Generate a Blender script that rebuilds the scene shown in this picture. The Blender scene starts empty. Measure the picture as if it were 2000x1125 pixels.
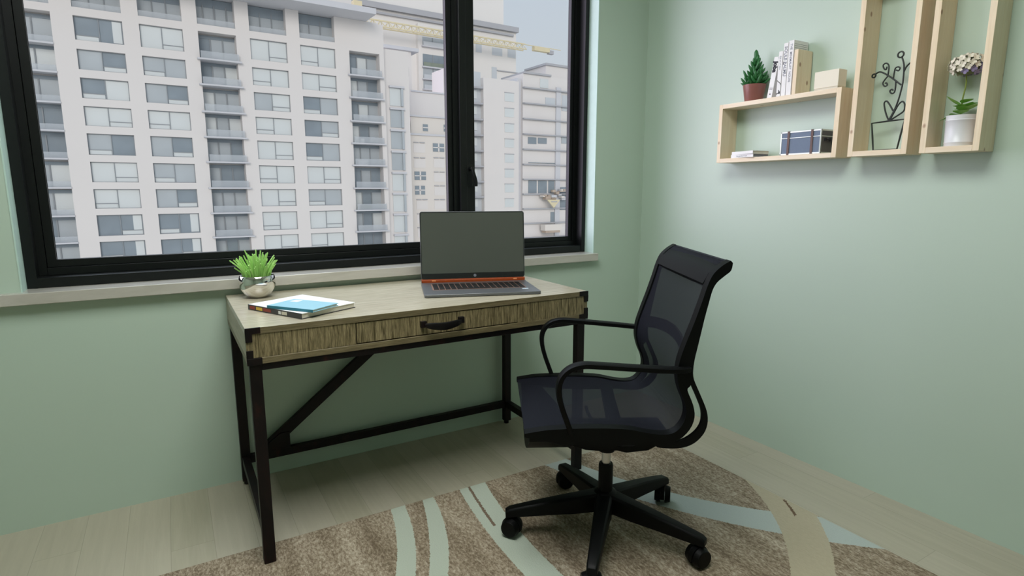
import bpy, bmesh, math, random
from mathutils import Vector, Matrix
PI = math.pi
random.seed(7)
C = bpy.context.scene.collection
scene = bpy.context.scene

# ------------------------------------------------------------------ materials
def rgb(r, g, b):
    f = lambda v: (v/255/12.92) if v/255 <= .04045 else ((v/255+.055)/1.055)**2.4
    return (f(r), f(g), f(b), 1)

class N:
    """small node-tree helper"""
    def __init__(s, name):
        s.m = bpy.data.materials.new(name); s.m.use_nodes = True
        s.t = s.m.node_tree; s.t.nodes.clear()
        s.out = s.t.nodes.new('ShaderNodeOutputMaterial')
        s.p = s.t.nodes.new('ShaderNodeBsdfPrincipled')
        s.l(s.p.outputs[0], s.out.inputs[0])
        s.geo = None
    def n(s, t, **k):
        o = s.t.nodes.new(t)
        for a, b in k.items(): setattr(o, a, b)
        return o
    def l(s, a, b): s.t.links.new(a, b)
    def put(s, inp, v):
        if hasattr(v, 'links') or isinstance(v, bpy.types.NodeSocket): s.l(v, inp)
        else: inp.default_value = v
    def math(s, op, a, b=0.0, c=None):
        o = s.n('ShaderNodeMath', operation=op)
        s.put(o.inputs[0], a); s.put(o.inputs[1], b)
        if c is not None: s.put(o.inputs[2], c)
        return o.outputs[0]
    def mix(s, fac, a, b):
        o = s.n('ShaderNodeMix', data_type='RGBA')
        s.put(o.inputs[0], fac); s.put(o.inputs[6], a); s.put(o.inputs[7], b)
        return o.outputs[2]
    def obj(s, scale=(1,1,1), rot=(0,0,0), world=False):
        if world:
            g = s.n('ShaderNodeNewGeometry').outputs['Position']
        else:
            g = s.n('ShaderNodeTexCoord').outputs['Object']
        mp = s.n('ShaderNodeMapping'); mp.inputs['Scale'].default_value = scale
        mp.inputs['Rotation'].default_value = rot
        s.l(g, mp.inputs[0]); return mp.outputs[0]
    def noise(s, vec, scale=5, detail=4, rough=.5, dist=0):
        o = s.n('ShaderNodeTexNoise'); s.l(vec, o.inputs['Vector'])
        o.inputs['Scale'].default_value = scale; o.inputs['Detail'].default_value = detail
        o.inputs['Roughness'].default_value = rough; o.inputs['Distortion'].default_value = dist
        return o.outputs['Fac']
    def ramp(s, fac, stops):
        o = s.n('ShaderNodeValToRGB'); s.l(fac, o.inputs[0]); e = o.color_ramp.elements
        while len(e) < len(stops): e.new(.5)
        for i, (p, c) in enumerate(stops): e[i].position = p; e[i].color = c
        return o.outputs[0]
    def bump(s, h, strength=.2, dist=.01):
        o = s.n('ShaderNodeBump'); s.l(h, o.inputs['Height'])
        o.inputs['Strength'].default_value = strength; o.inputs['Distance'].default_value = dist
        s.l(o.outputs[0], s.p.inputs['Normal'])
    def set(s, color=None, rough=None, metal=None, spec=None):
        if color is not None: s.put(s.p.inputs['Base Color'], color)
        if rough is not None: s.put(s.p.inputs['Roughness'], rough)
        if metal is not None: s.put(s.p.inputs['Metallic'], metal)
        if spec is not None: s.put(s.p.inputs['Specular IOR Level'], spec)
        return s.m

def simple(name, col, rough=.5, metal=0, spec=.5, var=.06, nscale=30):
    """plain colour with a faint procedural variation"""
    k = N(name); f = k.noise(k.obj(), nscale, 3)
    a = tuple(c*(1-var) for c in col[:3])+(1,); b = tuple(min(1, c*(1+var)) for c in col[:3])+(1,)
    return k.set(k.mix(f, a, b), rough, metal, spec)

def wall_mat():
    k = N('sage green wall paint')
    f = k.noise(k.obj(world=True), 1.3, 2); f2 = k.noise(k.obj(world=True), 160, 3)
    k.bump(f2, .05, .002)
    return k.set(k.mix(f, rgb(184,203,187), rgb(188,206,191)), .42, 0, .5)

def floor_mat():
    k = N('pale oak laminate planks')
    v = k.obj(world=True)
    sep = k.n('ShaderNodeSeparateXYZ'); k.l(v, sep.inputs[0])
    W = .124
    u = k.math('DIVIDE', k.math('ADD', sep.outputs[0], 2.071+W*40), W)
    row = k.math('FLOOR', u); fu = k.math('FRACT', u)
    off = k.math('MULTIPLY', k.math('FRACT', k.math('MULTIPLY', row, .377)), 1.2)
    w = k.math('DIVIDE', k.math('ADD', k.math('ADD', sep.outputs[1], 30), off), 1.2)
    fw = k.math('FRACT', w); col = k.math('FLOOR', w)
    wn = k.n('ShaderNodeTexWhiteNoise', noise_dimensions='2D')
    cb = k.n('ShaderNodeCombineXYZ'); k.l(row, cb.inputs[0]); k.l(col, cb.inputs[1]); k.l(cb.outputs[0], wn.inputs['Vector'])
    mp = k.n('ShaderNodeMapping'); mp.inputs['Scale'].default_value = (14, .9, 1); k.l(v, mp.inputs[0])
    ad = k.n('ShaderNodeVectorMath', operation='ADD'); k.l(mp.outputs[0], ad.inputs[0]); k.l(wn.outputs['Color'], ad.inputs[1])
    g = k.noise(ad.outputs[0], 3, 6, .6, .6)
    mp2 = k.n('ShaderNodeMapping'); mp2.inputs['Scale'].default_value = (60, 3, 1); k.l(v, mp2.inputs[0])
    g2 = k.noise(mp2.outputs[0], 3, 4, .6)
    c = k.mix(g, rgb(152,147,126), rgb(188,184,162))
    c = k.mix(k.math('MULTIPLY', g2, .35), c, rgb(150,138,120))
    c = k.mix(k.math('MULTIPLY', wn.outputs['Value'], .3), c, rgb(198,190,176))
    s1 = k.math('LESS_THAN', k.math('ABSOLUTE', k.math('SUBTRACT', fu, .5)), .492)
    s2 = k.math('LESS_THAN', k.math('ABSOLUTE', k.math('SUBTRACT', fw, .5)), .4992)
    seam = k.math('MULTIPLY', s1, s2)
    c = k.mix(k.math('MULTIPLY', k.math('SUBTRACT', 1, seam), .3), c, rgb(104,94,80))
    k.bump(g, .06, .002)
    return k.set(c, .38, 0, .4)

def wood(name, dark, light, axis=0, gscale=1.0, contrast=1.0, rough=.45, knots=False, fine=1.0):
    """grain runs along `axis` of the part"""
    k = N(name)
    sc = [26*gscale]*3; sc[axis] = 1.6*gscale
    v = k.obj(tuple(sc))
    g = k.noise(v, 1.6, 8, .62, .8)
    sc2 = [150*gscale*fine]*3; sc2[axis] = 6*gscale
    g2 = k.noise(k.obj(tuple(sc2)), 1.5, 4, .7, .3)
    f = k.ramp(g, [(.5-.22/contrast, (0,0,0,1)), (.5+.2/contrast, (1,1,1,1))])
    c = k.mix(f, dark, light)
    f2 = k.ramp(g2, [(.42, (0,0,0,1)), (.6, (1,1,1,1))])
    dk = tuple(x*.62 for x in dark[:3])+(1,)
    c = k.mix(k.math('MULTIPLY', k.math('SUBTRACT', 1, f2), .55 if contrast > 1 else .12), c, dk)
    if knots:
        vo = k.n('ShaderNodeTexVoronoi'); s3 = [15]*3; s3[axis] = 10
        k.l(k.obj(tuple(s3)), vo.inputs['Vector']); vo.inputs['Scale'].default_value = 1
        kn = k.ramp(vo.outputs['Distance'], [(.06, (1,1,1,1)), (.11, (0,0,0,1))])
        c = k.mix(k.math('MULTIPLY', kn, .75), c, rgb(140,92,60))
    k.bump(g2, .12 if contrast > 1 else .03, .002)
    return k.set(c, rough, 0, .45)

def rug_mat():
    k = N('rug pile with curved stripes')
    g = k.n('ShaderNodeNewGeometry').outputs['Position']
    nz = k.n('ShaderNodeTexNoise'); k.l(g, nz.inputs['Vector']); nz.inputs['Scale'].default_value = 170
    sub = k.n('ShaderNodeVectorMath', operation='SUBTRACT'); k.l(nz.outputs['Color'], sub.inputs[0]); sub.inputs[1].default_value = (.5,.5,.5)
    scl = k.n('ShaderNodeVectorMath', operation='SCALE'); k.l(sub.outputs[0], scl.inputs[0]); scl.inputs['Scale'].default_value = .011
    ad = k.n('ShaderNodeVectorMath', operation='ADD'); k.l(g, ad.inputs[0]); k.l(scl.outputs[0], ad.inputs[1])
    sep = k.n('ShaderNodeSeparateXYZ'); k.l(ad.outputs[0], sep.inputs[0])
    X, Y = sep.outputs[0], sep.outputs[1]
    def dist(cx, cy, kx=1, ky=1):
        a = k.math('MULTIPLY', k.math('SUBTRACT', X, cx), kx); b = k.math('MULTIPLY', k.math('SUBTRACT', Y, cy), ky)
        return k.math('SQRT', k.math('ADD', k.math('MULTIPLY', a, a), k.math('MULTIPLY', b, b)))
    ins = lambda cx, cy, r: k.math('LESS_THAN', dist(cx, cy), r)
    outs = lambda cx, cy, r: k.math('GREATER_THAN', dist(cx, cy), r)
    AND = lambda a, b: k.math('MULTIPLY', a, b)
    A = AND(outs(-3.041,-.293,1.422), ins(-2.922,-.354,1.348))
    B = AND(outs(-3.477,-.061,2.014), ins(-2.674,-.379,1.210))
    Cc = AND(ins(1.598,-1.055,3.011), outs(1.182,-1.073,2.497))
    ct = AND(AND(ins(3.247,-1.334,4.648), outs(3.247,-1.334,4.638)), k.math('GREATER_THAN', Y, -.80))
    D = AND(ins(1.067,-.001,2.102), outs(.665,-.134,1.574))
    E_ = AND(outs(-1.353,-.579,1.090), ins(-1.183,-.624,1.079))
    mk = AND(AND(ins(-1.06,-.78,.818), outs(-1.06,-.78,.809)), AND(k.math('LESS_THAN', Y, -1.195), k.math('GREATER_THAN', Y, -1.285)))
    # brown ground: streaky mottling
    m1 = k.n('ShaderNodeMapping'); m1.inputs['Rotation'].default_value = (0,0,-.28); m1.inputs['Scale'].default_value = (9,1.2,1); k.l(g, m1.inputs[0])
    s1 = k.noise(m1.outputs[0], 1.6, 3, .6, .4)
    m2 = k.n('ShaderNodeMapping'); m2.inputs['Rotation'].default_value = (0,0,-.25); m2.inputs['Scale'].default_value = (1,.45,1); k.l(g, m2.inputs[0])
    s2 = k.noise(m2.outputs[0], 130, 4, .75)
    s3 = k.noise(g, 420, 2, .6)
    f = k.math('ADD', k.math('MULTIPLY', s1, .75), k.math('MULTIPLY', k.math('SUBTRACT', s2, .5), 1.5))
    f = k.math('ADD', f, k.math('MULTIPLY', k.math('SUBTRACT', s3, .5), .5))
    c = k.ramp(f, [(.16, rgb(112,98,80)), (.42, rgb(156,142,122)), (.72, rgb(198,186,166))])
    pale = k.mix(s3, rgb(170,180,164), rgb(196,204,190))
    blue = k.mix(s3, rgb(164,174,168), rgb(190,199,193))
    cream = k.mix(s2, rgb(168,158,134), rgb(190,181,157))
    c = k.mix(D, c, blue); c = k.mix(A, c, pale); c = k.mix(B, c, pale); c = k.mix(Cc, c, pale)
    brown = rgb(120,104,88)
    c = k.mix(ct, c, brown); c = k.mix(E_, c, cream); c = k.mix(mk, c, rgb(110,92,74))
    h = k.math('ADD', s2, k.math('MULTIPLY', s3, .7))
    k.bump(h, .5, .004)
    return k.set(c, .95, 0, .1)

def glass_mat():
    k = N('window glass'); k.t.nodes.remove(k.p)
    tr = k.n('ShaderNodeBsdfTransparent'); tr.inputs[0].default_value = (.99,.995,.99,1)
    gl = k.n('ShaderNodeBsdfGlossy'); gl.inputs['Roughness'].default_value = .02
    mx = k.n('ShaderNodeMixShader'); mx.inputs[0].default_value = .015
    k.l(tr.outputs[0], mx.inputs[1]); k.l(gl.outputs[0], mx.inputs[2]); k.l(mx.outputs[0], k.out.inputs[0])
    return k.m

def mesh_fabric():
    k = N('navy chair mesh weave')
    v = k.obj()
    def thread(sc, rot):
        w = k.n('ShaderNodeTexWave', wave_type='BANDS', bands_direction='X')
        mp = k.n('ShaderNodeMapping'); mp.inputs['Rotation'].default_value = rot; k.l(v, mp.inputs[0]); k.l(mp.outputs[0], w.inputs['Vector'])
        w.inputs['Scale'].default_value = sc; return w.outputs['Fac']
    a = thread(95, (0,0,PI/2)); b = thread(95, (0,PI/4,0))
    f = k.math('MULTIPLY', a, b)
    col = k.mix(f, rgb(10,12,22), rgb(20,24,38))
    k.set(col, .75, 0, .25)
    tr = k.n('ShaderNodeBsdfTransparent')
    mx = k.n('ShaderNodeMixShader')
    al = k.math('ADD', .685, k.math('MULTIPLY', f, .10))
    k.l(al, mx.inputs[0]); k.l(tr.outputs[0], mx.inputs[1]); k.l(k.p.outputs[0], mx.inputs[2]); k.l(mx.outputs[0], k.out.inputs[0])
    return k.m

def rust_black():
    k = N('rustic dark bronze metal')
    f = k.noise(k.obj((1,1,.35)), 22, 5, .65)
    c = k.ramp(f, [(.45, rgb(9,5,6)), (.60, rgb(20,9,9)), (.80, rgb(50,20,16))])
    return k.set(c, .5, .0, .28)

def frame_black():
    k = N('black aluminium'); f = k.noise(k.obj(), 60, 2)
    return k.set(k.mix(f, rgb(8,11,11), rgb(13,17,16)), .42, 0, .35)

M = {}
M['wall'] = wall_mat(); M['floor'] = floor_mat(); M['rug'] = rug_mat(); M['glass'] = glass_mat()
M['ceiling'] = simple('ceiling paint', rgb(226,228,222), .8)
M['reveal'] = simple('white reveal paint', rgb(194,220,210), .5)
def sill_mat():
    k = N('veined marble sill'); v = k.obj((1,5,5))
    f = k.noise(v, 3.5, 6, .6, 1.2)
    return k.set(k.mix(f, rgb(168,163,152), rgb(208,204,196)), .12, 0, .7)
M['sill'] = sill_mat()
M['black'] = frame_black()
M['shadow_gap'] = simple('painted gap shade', rgb(8,8,9), .7, 0, .2)
M['desk_x'] = wood('grey oak top with painted sheen', rgb(150,141,119), rgb(198,191,170), 0, 2.6, .8, .27)  # top oak lightened; its sheen is put into the colour
M['desk_edge'] = wood('grey oak edge', rgb(98,87,60), rgb(142,129,98), 0, 2, 1.1, .45)
M['desk_z'] = wood('grey oak upright grain', rgb(80,70,42), rgb(172,156,117), 2, 5.0, 1.7, .5)
M['desk_y'] = wood('grey oak side', rgb(128,118,94), rgb(166,156,130), 1, 2, .9, .4)
M['rust'] = rust_black()
M['pine_x'] = wood('pine board depth grain', rgb(230,210,178), rgb(242,230,208), 1, 1, .8, .5, True)
M['pine_z'] = wood('pine board upright grain', rgb(226,205,170), rgb(240,226,200), 2, 1, .8, .5, True)
M['plastic'] = simple('black chair plastic', rgb(5,6,6), .5, 0, .16)
M['mesh'] = mesh_fabric()
M['chrome'] = simple('polished chrome', (.82,.80,.77,1), .05, 1, .5, .01)
M['steel'] = simple('brushed steel', (.55,.54,.52,1), .3, 1, .5, .03)
M['lapgrey'] = simple('laptop grey metal', rgb(112,114,116), .38, .55, .5, .03)
M['lapdark'] = simple('laptop dark bezel', rgb(30,31,31), .3, 0, .5, .03)
def screen_mat():
    k = N('laptop screen off'); f = k.noise(k.obj(), 3, 1)
    return k.set(k.mix(f, rgb(76,79,73), rgb(80,83,77)), .16, 0, .8)
M['screen'] = screen_mat()
M['orange'] = simple('orange anodised hinge', rgb(146,62,20), .5, .0, .25)
M['orangelite'] = simple('pale orange clip', rgb(236,150,100), .4)
M['key'] = simple('black key', rgb(12,11,11), .5)
M['keybed'] = simple('keyboard bed', rgb(128,100,88), .5)
M['sticker'] = simple('pale sticker', rgb(206,220,230), .4)
M['grass'] = simple('bright green blades', rgb(164,212,116), .5, 0, .3, .18, 12)
M['soil'] = simple('dark soil', rgb(52,42,32), .9, 0, .2, .3, 90)
M['white'] = simple('white paper cover', rgb(232,232,230), .5)
M['page'] = simple('page block', rgb(214,208,192), .8, 0, .2, .08, 200)
M['ink'] = simple('black ink', rgb(26,28,34), .6)
M['inkgrey'] = simple('grey ink', rgb(138,142,152), .6)
M['bluecover'] = simple('light blue cover', rgb(150,200,218), .3, 0, .5, .08, 6)
M['bluespine'] = simple('teal spine', rgb(40,118,140), .4)
M['darkspine'] = simple('charcoal spine', rgb(54,52,54), .4)
M['red'] = simple('red print', rgb(150,58,44), .5)
M['yellow'] = simple('yellow print', rgb(222,180,64), .5)
M['brownpot'] = simple('rose brown glazed pot', rgb(142,92,84), .3, 0, .5, .05, 8)
def succ_mat():
    k = N('dark green succulent'); f = k.noise(k.obj(), 90, 3)
    return k.set(k.mix(f, rgb(26,82,44), rgb(62,132,70)), .4, 0, .4)
M['succ'] = succ_mat()
M['creambox'] = simple('cream card', rgb(232,226,208), .6, 0, .3, .03, 8)
M['budgreen'] = simple('shaded green buds', rgb(120,124,92), .8, 0, .2, .15, 60)
M['trunk'] = simple('slate blue canvas', rgb(112,126,146), .7, 0, .3, .05, 120)
M['trunkside'] = simple('charcoal canvas', rgb(92,94,94), .7, 0, .3, .05, 120)
M['trim'] = simple('pale metal edging', rgb(214,222,214), .35, .3, .5, .06, 80)
M['strap'] = simple('brown leather strap', rgb(104,82,76), .6)
M['wire'] = simple('dark green black wire', rgb(22,32,26), .5)
M['whitepot'] = simple('white enamel pot', rgb(222,224,226), .3, 0, .5, .03)
M['leaf'] = simple('fresh green leaf', rgb(138,184,92), .45, 0, .35, .25, 40)
M['stem'] = simple('olive stem', rgb(112,130,44), .6)
M['petal'] = simple('ivory petal', rgb(224,218,200), .6, 0, .3, .08, 60)
M['lilac'] = simple('lilac petal', rgb(150,140,176), .6, 0, .3, .08, 60)
# city
M['facade'] = simple('white rendered facade', rgb(216,211,208), .85, 0, .2, .03, .15)
M['slab'] = simple('concrete slab', rgb(198,198,202), .85, 0, .2, .04, .5)
M['blind'] = simple('window with white blind', rgb(204,208,208), .35, 0, .5, .05, .4)
M['paneg'] = simple('grey reflective pane', rgb(172,178,182), .3, 0, .4, .1, .5)
M['paned'] = simple('hazed dark pane', rgb(132,142,150), .25, 0, .4, .18, .6)  # dark panes lightened, distance haze put into the colour
M['wframe'] = simple('grey window frame', rgb(140,144,148), .5, 0, .3, .02, 1)
def bal_mat():
    k = N('clear balcony glass'); f = k.noise(k.obj(), .7, 2)
    k.set(k.mix(f, rgb(186,192,198), rgb(200,204,208)), .3, 0, .4)
    tr = k.n('ShaderNodeBsdfTransparent'); mx = k.n('ShaderNodeMixShader'); mx.inputs[0].default_value = .42
    k.l(tr.outputs[0], mx.inputs[1]); k.l(k.p.outputs[0], mx.inputs[2]); k.l(mx.outputs[0], k.out.inputs[0]); return k.m
M['balglass'] = bal_mat()
M['hazeglass'] = simple('hazy far window', rgb(192,196,200), .4, 0, .3, .05, .5)
M['beige'] = simple('beige render', rgb(216,209,202), .85, 0, .2, .03, .15)
M['beige2'] = simple('hazy pale stone', rgb(222,218,214), .85, 0, .2, .03, .1)
M['roofgrey'] = simple('grey roof edge', rgb(170,170,174), .8, 0, .2, .05, .3)
M['cyel'] = simple('haze-paled yellow', rgb(214,202,168), .6, 0, .3, .05, 1)  # yellow paled for the far crane, haze painted in
M['tan'] = simple('tan rubble', rgb(176,160,146), .9, 0, .2, .25, 1)
M['plant'] = simple('balcony planting', rgb(132,140,128), .9, 0, .2, .25, 1)

# ------------------------------------------------------------------ mesh helpers
class MB:
    def __init__(s): s.v = []; s.f = []; s.mi = []; s.mats = []; s.sm = []
    def mat(s, m):
        m = M[m] if isinstance(m, str) else m
        if m not in s.mats: s.mats.append(m)
        return s.mats.index(m)
    def add(s, vs, fs, m, smooth=False):
        o = len(s.v); s.v += [tuple(v) for v in vs]; i = s.mat(m)
        for f in fs: s.f.append([o+k for k in f]); s.mi.append(i); s.sm.append(smooth)
    def box(s, x0, x1, y0, y1, z0, z1, m):
        vs = [(x,y,z) for x in (x0,x1) for y in (y0,y1) for z in (z0,z1)]
        s.add(vs, [(0,1,3,2),(4,6,7,5),(0,4,5,1),(2,3,7,6),(0,2,6,4),(1,5,7,3)], m)
    def obox(s, c, ax, h, m):
        """oriented box: centre, 3 axes, half sizes"""
        c = Vector(c); a = [Vector(q).normalized()*k for q, k in zip(ax, h)]
        vs = [c+a[0]*i+a[1]*j+a[2]*k for i in (-1,1) for j in (-1,1) for k in (-1,1)]
        s.add(vs, [(0,1,3,2),(4,6,7,5),(0,4,5,1),(2,3,7,6),(0,2,6,4),(1,5,7,3)], m)
    def prism(s, poly, axis, a, b, m, smooth=False):
        """extrude 2D polygon along an axis (0,1,2); polygon coords are the two others in order"""
        def P(p, w):
            q = [0,0,0]; q[axis] = w; o = [i for i in range(3) if i != axis]
            q[o[0]] = p[0]; q[o[1]] = p[1]; return q
        n = len(poly); vs = [P(p, a) for p in poly]+[P(p, b) for p in poly]
        fs = [tuple(range(n)), tuple(range(2*n-1, n-1, -1))]
        s.add(vs, fs, m)
        s.add(vs, [(i, (i+1) % n, n+(i+1) % n, n+i) for i in range(n)], m, smooth)
    def cyl(s, p, q, r, m, r2=None, seg=20, cap=True, smooth=True):
        p = Vector(p); q = Vector(q); d = (q-p).normalized(); r2 = r if r2 is None else r2
        u = d.orthogonal().normalized(); w = d.cross(u)
        vs = []
        for c, rr in ((p, r), (q, r2)):
            vs += [c+(u*math.cos(2*PI*i/seg)+w*math.sin(2*PI*i/seg))*rr for i in range(seg)]
        s.add(vs, [(i, (i+1) % seg, seg+(i+1) % seg, seg+i) for i in range(seg)], m, smooth)
        if cap: s.add(vs, [tuple(range(seg))[::-1], tuple(range(seg, 2*seg))], m)
    def tube(s, pts, r, m, seg=8, closed=False, r1=None):
        pts = [Vector(p) for p in pts]; n = len(pts); up = None; vs = []
        for i, p in enumerate(pts):
            a = pts[(i-1) % n] if (i or closed) else p; b = pts[(i+1) % n] if (i < n-1 or closed) else p
            t = (b-a).normalized()
            if up is None: up = t.orthogonal().normalized()
            up = (up-t*up.dot(t)).normalized(); w = t.cross(up)
            rr = r if r1 is None else r+(r1-r)*i/(n-1)
            vs += [p+(up*math.cos(2*PI*k/seg)+w*math.sin(2*PI*k/seg))*rr for k in range(seg)]
        fs = []
        for i in range(n if closed else n-1):
            j = (i+1) % n
            fs += [(i*seg+k, i*seg+(k+1) % seg, j*seg+(k+1) % seg, j*seg+k) for k in range(seg)]
        if not closed: fs += [tuple(range(seg))[::-1], tuple(range((n-1)*seg, n*seg))]
        s.add(vs, fs, m, True)
    def lathe(s, prof, m, seg=40, c=(0,0,0), smooth=True):
        vs = [(c[0]+r*math.cos(2*PI*i/seg), c[1]+r*math.sin(2*PI*i/seg), c[2]+z) for r, z in prof for i in range(seg)]
        fs = [(j*seg+i, j*seg+(i+1) % seg, (j+1)*seg+(i+1) % seg, (j+1)*seg+i) for j in range(len(prof)-1) for i in range(seg)]
        s.add(vs, fs, m, smooth)
    def sweep_rect(s, pts, side, hw, ht, m):
        """rectangular band: hw half width along `side`, ht half thickness; lists or floats"""
        n = len(pts); vs = []; side = Vector(side)
        for i, p in enumerate(pts):
            a = Vector(pts[max(0, i-1)]); b = Vector(pts[min(n-1, i+1)]); t = (b-a).normalized()
            sd = (side-t*side.dot(t)).normalized(); nn = t.cross(sd)
            w = hw[i] if isinstance(hw, (list, tuple)) else hw; h = ht[i] if isinstance(ht, (list, tuple)) else ht
            P = Vector(p); q = .72
            for (aa, bb) in ((-1,-q),(-q,-1),(q,-1),(1,-q),(1,q),(q,1),(-q,1),(-1,q)):
                vs.append(P+sd*w*aa+nn*h*bb)
        fs = [(i*8+k, i*8+(k+1) % 8, (i+1)*8+(k+1) % 8, (i+1)*8+k) for i in range(n-1) for k in range(8)]
        fs += [tuple(range(8))[::-1], tuple(range((n-1)*8, n*8))]
        s.add(vs, fs, m, True)
    def build(s, name, parent=None, bevel=0, loc=None, seg=2, angle=35):
        me = bpy.data.meshes.new(name); me.from_pydata(s.v, [], s.f)
        for m in s.mats: me.materials.append(m)
        me.polygons.foreach_set('material_index', s.mi); me.polygons.foreach_set('use_smooth', s.sm)
        bm = bmesh.new(); bm.from_mesh(me); bmesh.ops.remove_doubles(bm, verts=bm.verts, dist=1e-6)
        bmesh.ops.recalc_face_normals(bm, faces=bm.faces); bm.to_mesh(me); bm.free()
        me.set_sharp_from_angle(angle=math.radians(50))
        o = bpy.data.objects.new(name, me); C.objects.link(o)
        if parent: o.parent = parent
        if loc: o.location = loc
        if bevel:
            b = o.modifiers.new('bevel', 'BEVEL'); b.width = bevel; b.segments = seg; b.limit_method = 'ANGLE'; b.angle_limit = math.radians(angle)
            b.harden_normals = False
        return o

def tag(o, label, cat, group=None):
    o['label'] = label; o['category'] = cat
    if group: o['group'] = group
    return o
def struct(o): o['kind'] = 'structure'; return o
def thing(name, label, cat, loc=(0,0,0), rz=0, group=None):
    e = bpy.data.objects.new(name, None); e.empty_display_size = .05; C.objects.link(e)
    e.location = loc; e.rotation_euler = (0,0,rz); return tag(e, label, cat, group)
def one(fn, name, parent=None, bevel=0, **k):
    b = MB(); fn(b); return b.build(name, parent, bevel, **k)
def smooth_path(pts, n=6, closed=False):
    """Catmull-Rom through the points"""
    P = [Vector(p) for p in pts]; out = []; L = len(P)
    rng = range(L if closed else L-1)
    for i in rng:
        p0 = P[(i-1) % L] if (closed or i > 0) else P[0]; p1 = P[i]; p2 = P[(i+1) % L]; p3 = P[(i+2) % L] if (closed or i+2 < L) else P[-1]
        for j in range(n):
            t = j/n
            out.append(.5*((2*p1)+(p2-p0)*t+(2*p0-5*p1+4*p2-p3)*t*t+(3*p1-p0-3*p2+p3)*t**3))
    if not closed: out.append(P[-1])
    return out
def text(name, s, size, origin, adv, up, mat, parent, depth=.0004, bold=0, align='LEFT'):
    """letters as a thin mesh: adv = reading direction, up = letter-up direction"""
    cu = bpy.data.curves.new(name, 'FONT'); cu.body = s; cu.size = size; cu.extrude = depth; cu.offset = bold; cu.align_x = align
    cu.resolution_u = 3
    t = bpy.data.objects.new(name, cu); C.objects.link(t)
    bpy.context.view_layer.update()
    me = bpy.data.meshes.new_from_object(t.evaluated_get(bpy.context.evaluated_depsgraph_get()))
    C.objects.unlink(t); bpy.data.objects.remove(t)
    a = Vector(adv).normalized(); u = Vector(up).normalized(); n = a.cross(u)
    me.transform(Matrix(((a.x,u.x,n.x,origin[0]),(a.y,u.y,n.y,origin[1]),(a.z,u.z,n.z,origin[2]),(0,0,0,1))))
    me.materials.clear(); me.materials.append(M[mat])
    o = bpy.data.objects.new(name, me); C.objects.link(o); o.parent = parent; return o

# ------------------------------------------------------------------ the room
X0, Y0, H = -4.3, -4.6, 2.62            # left wall, wall behind the viewer, ceiling
WX0, WX1, WZ0, WZ1 = -2.665, -.326, .812, 2.50
T = .22
struct(one(lambda b: b.box(X0-T, T, Y0-T, T, -.12, 0, 'floor'), 'floor'))
struct(one(lambda b: b.box(X0-T, T, Y0-T, T, H, H+.15, 'ceiling'), 'ceiling'))
def back(b):
    b.box(X0-T, WX0, 0, T, 0, H, 'wall'); b.box(WX1, T, 0, T, 0, H, 'wall')
    b.box(WX0, WX1, 0, T, 0, WZ0-.038, 'wall'); b.box(WX0, WX1, 0, T, WZ1, H, 'wall')
struct(one(back, 'wall_back'))
struct(one(lambda b: b.box(0, T, Y0-T, 0, 0, H, 'wall'), 'wall_right'))
struct(one(lambda b: b.box(X0-T, X0, Y0, 0, 0, H, 'wall'), 'wall_left'))
struct(one(lambda b: b.box(X0-T, 0, Y0-T, Y0, 0, H, 'wall'), 'wall_front'))
# white plaster lining of the window recess
def rev(b):
    t = .004
    b.box(WX0, WX0+t, -.002, .072, WZ0, WZ1, 'reveal'); b.box(WX1-t, WX1, -.002, .072, WZ0, WZ1, 'reveal')
    b.box(WX0+t, WX1-t, -.002, .072, WZ1-t, WZ1, 'reveal')
struct(one(rev, 'trim_1'))
struct(one(lambda b: b.box(-2.86, -.322, -.036, .2, WZ0-.038, WZ0, 'sill'), 'trim_2', None, .002))

# window: outer frame, two sashes, centre post, handle, panes
win = bpy.data.objects.new('window_1', None); C.objects.link(win); win.location = (-1.5, .12, WZ0); win['kind'] = 'structure'
def wp(fn, name, bevel=.0015, parent=None):
    b = MB(); fn(b); b.v = [(x+1.5, y-.12, z-WZ0) for x, y, z in b.v]
    return b.build(name, parent or win, bevel)
e = .0045
FX0, FX1, FZ0, FZ1 = WX0+e, WX1-e, WZ0+.001, WZ1-e
def outer(b):
    w = .027
    b.box(FX0, FX0+w, .070, .17, FZ0, FZ1, 'black'); b.box(FX1-w+.004, FX1, .070, .17, FZ0, FZ1, 'black')
    b.box(FX0+w, FX1-w, .070, .17, FZ0, FZ0+.033, 'black'); b.box(FX0+w, FX1-w, .070, .17, FZ1-w, FZ1, 'black')
wp(outer, 'window_frame')
def sash(b, x0, x1, z0, z1, y, w, sw):
    """sash ring with a stepped glazing bead"""
    for (a, c, d) in ((0, w, y), (w, w+sw, y+.010)):
        b.box(x0+a, x0+c, d, y+.035, z0+a, z1-a, 'black'); b.box(x1-c, x1-a, d, y+.035, z0+a, z1-a, 'black')
        b.box(x0+c, x1-c, d, y+.035, z0+a, z0+c, 'black'); b.box(x0+c, x1-c, d, y+.035, z1-c, z1-a, 'black')
IX0, IX1, IZ0, IZ1 = -2.6375, -.352, .846, FZ1-.027
s1 = wp(lambda b: sash(b, IX0, -1.036, IZ0, IZ1, .130, .027, .026), 'fixed_sash')
s2 = wp(lambda b: sash(b, -1.000, IX1, IZ0, IZ1, .122, .024, .022), 'opening_sash')
wp(lambda b: b.box(-1.040, -1.004, .106, .165, IZ0, IZ1, 'black'), 'centre_post', .002)
wp(lambda b: b.box(IX0+.050, -1.083, .146, .152, IZ0+.050, IZ1-.050, 'glass'), 'pane', 0, s1)
wp(lambda b: b.box(-.958, IX1-.043, .138, .144, IZ0+.043, IZ1-.043, 'glass'), 'pane', 0, s2)
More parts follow.
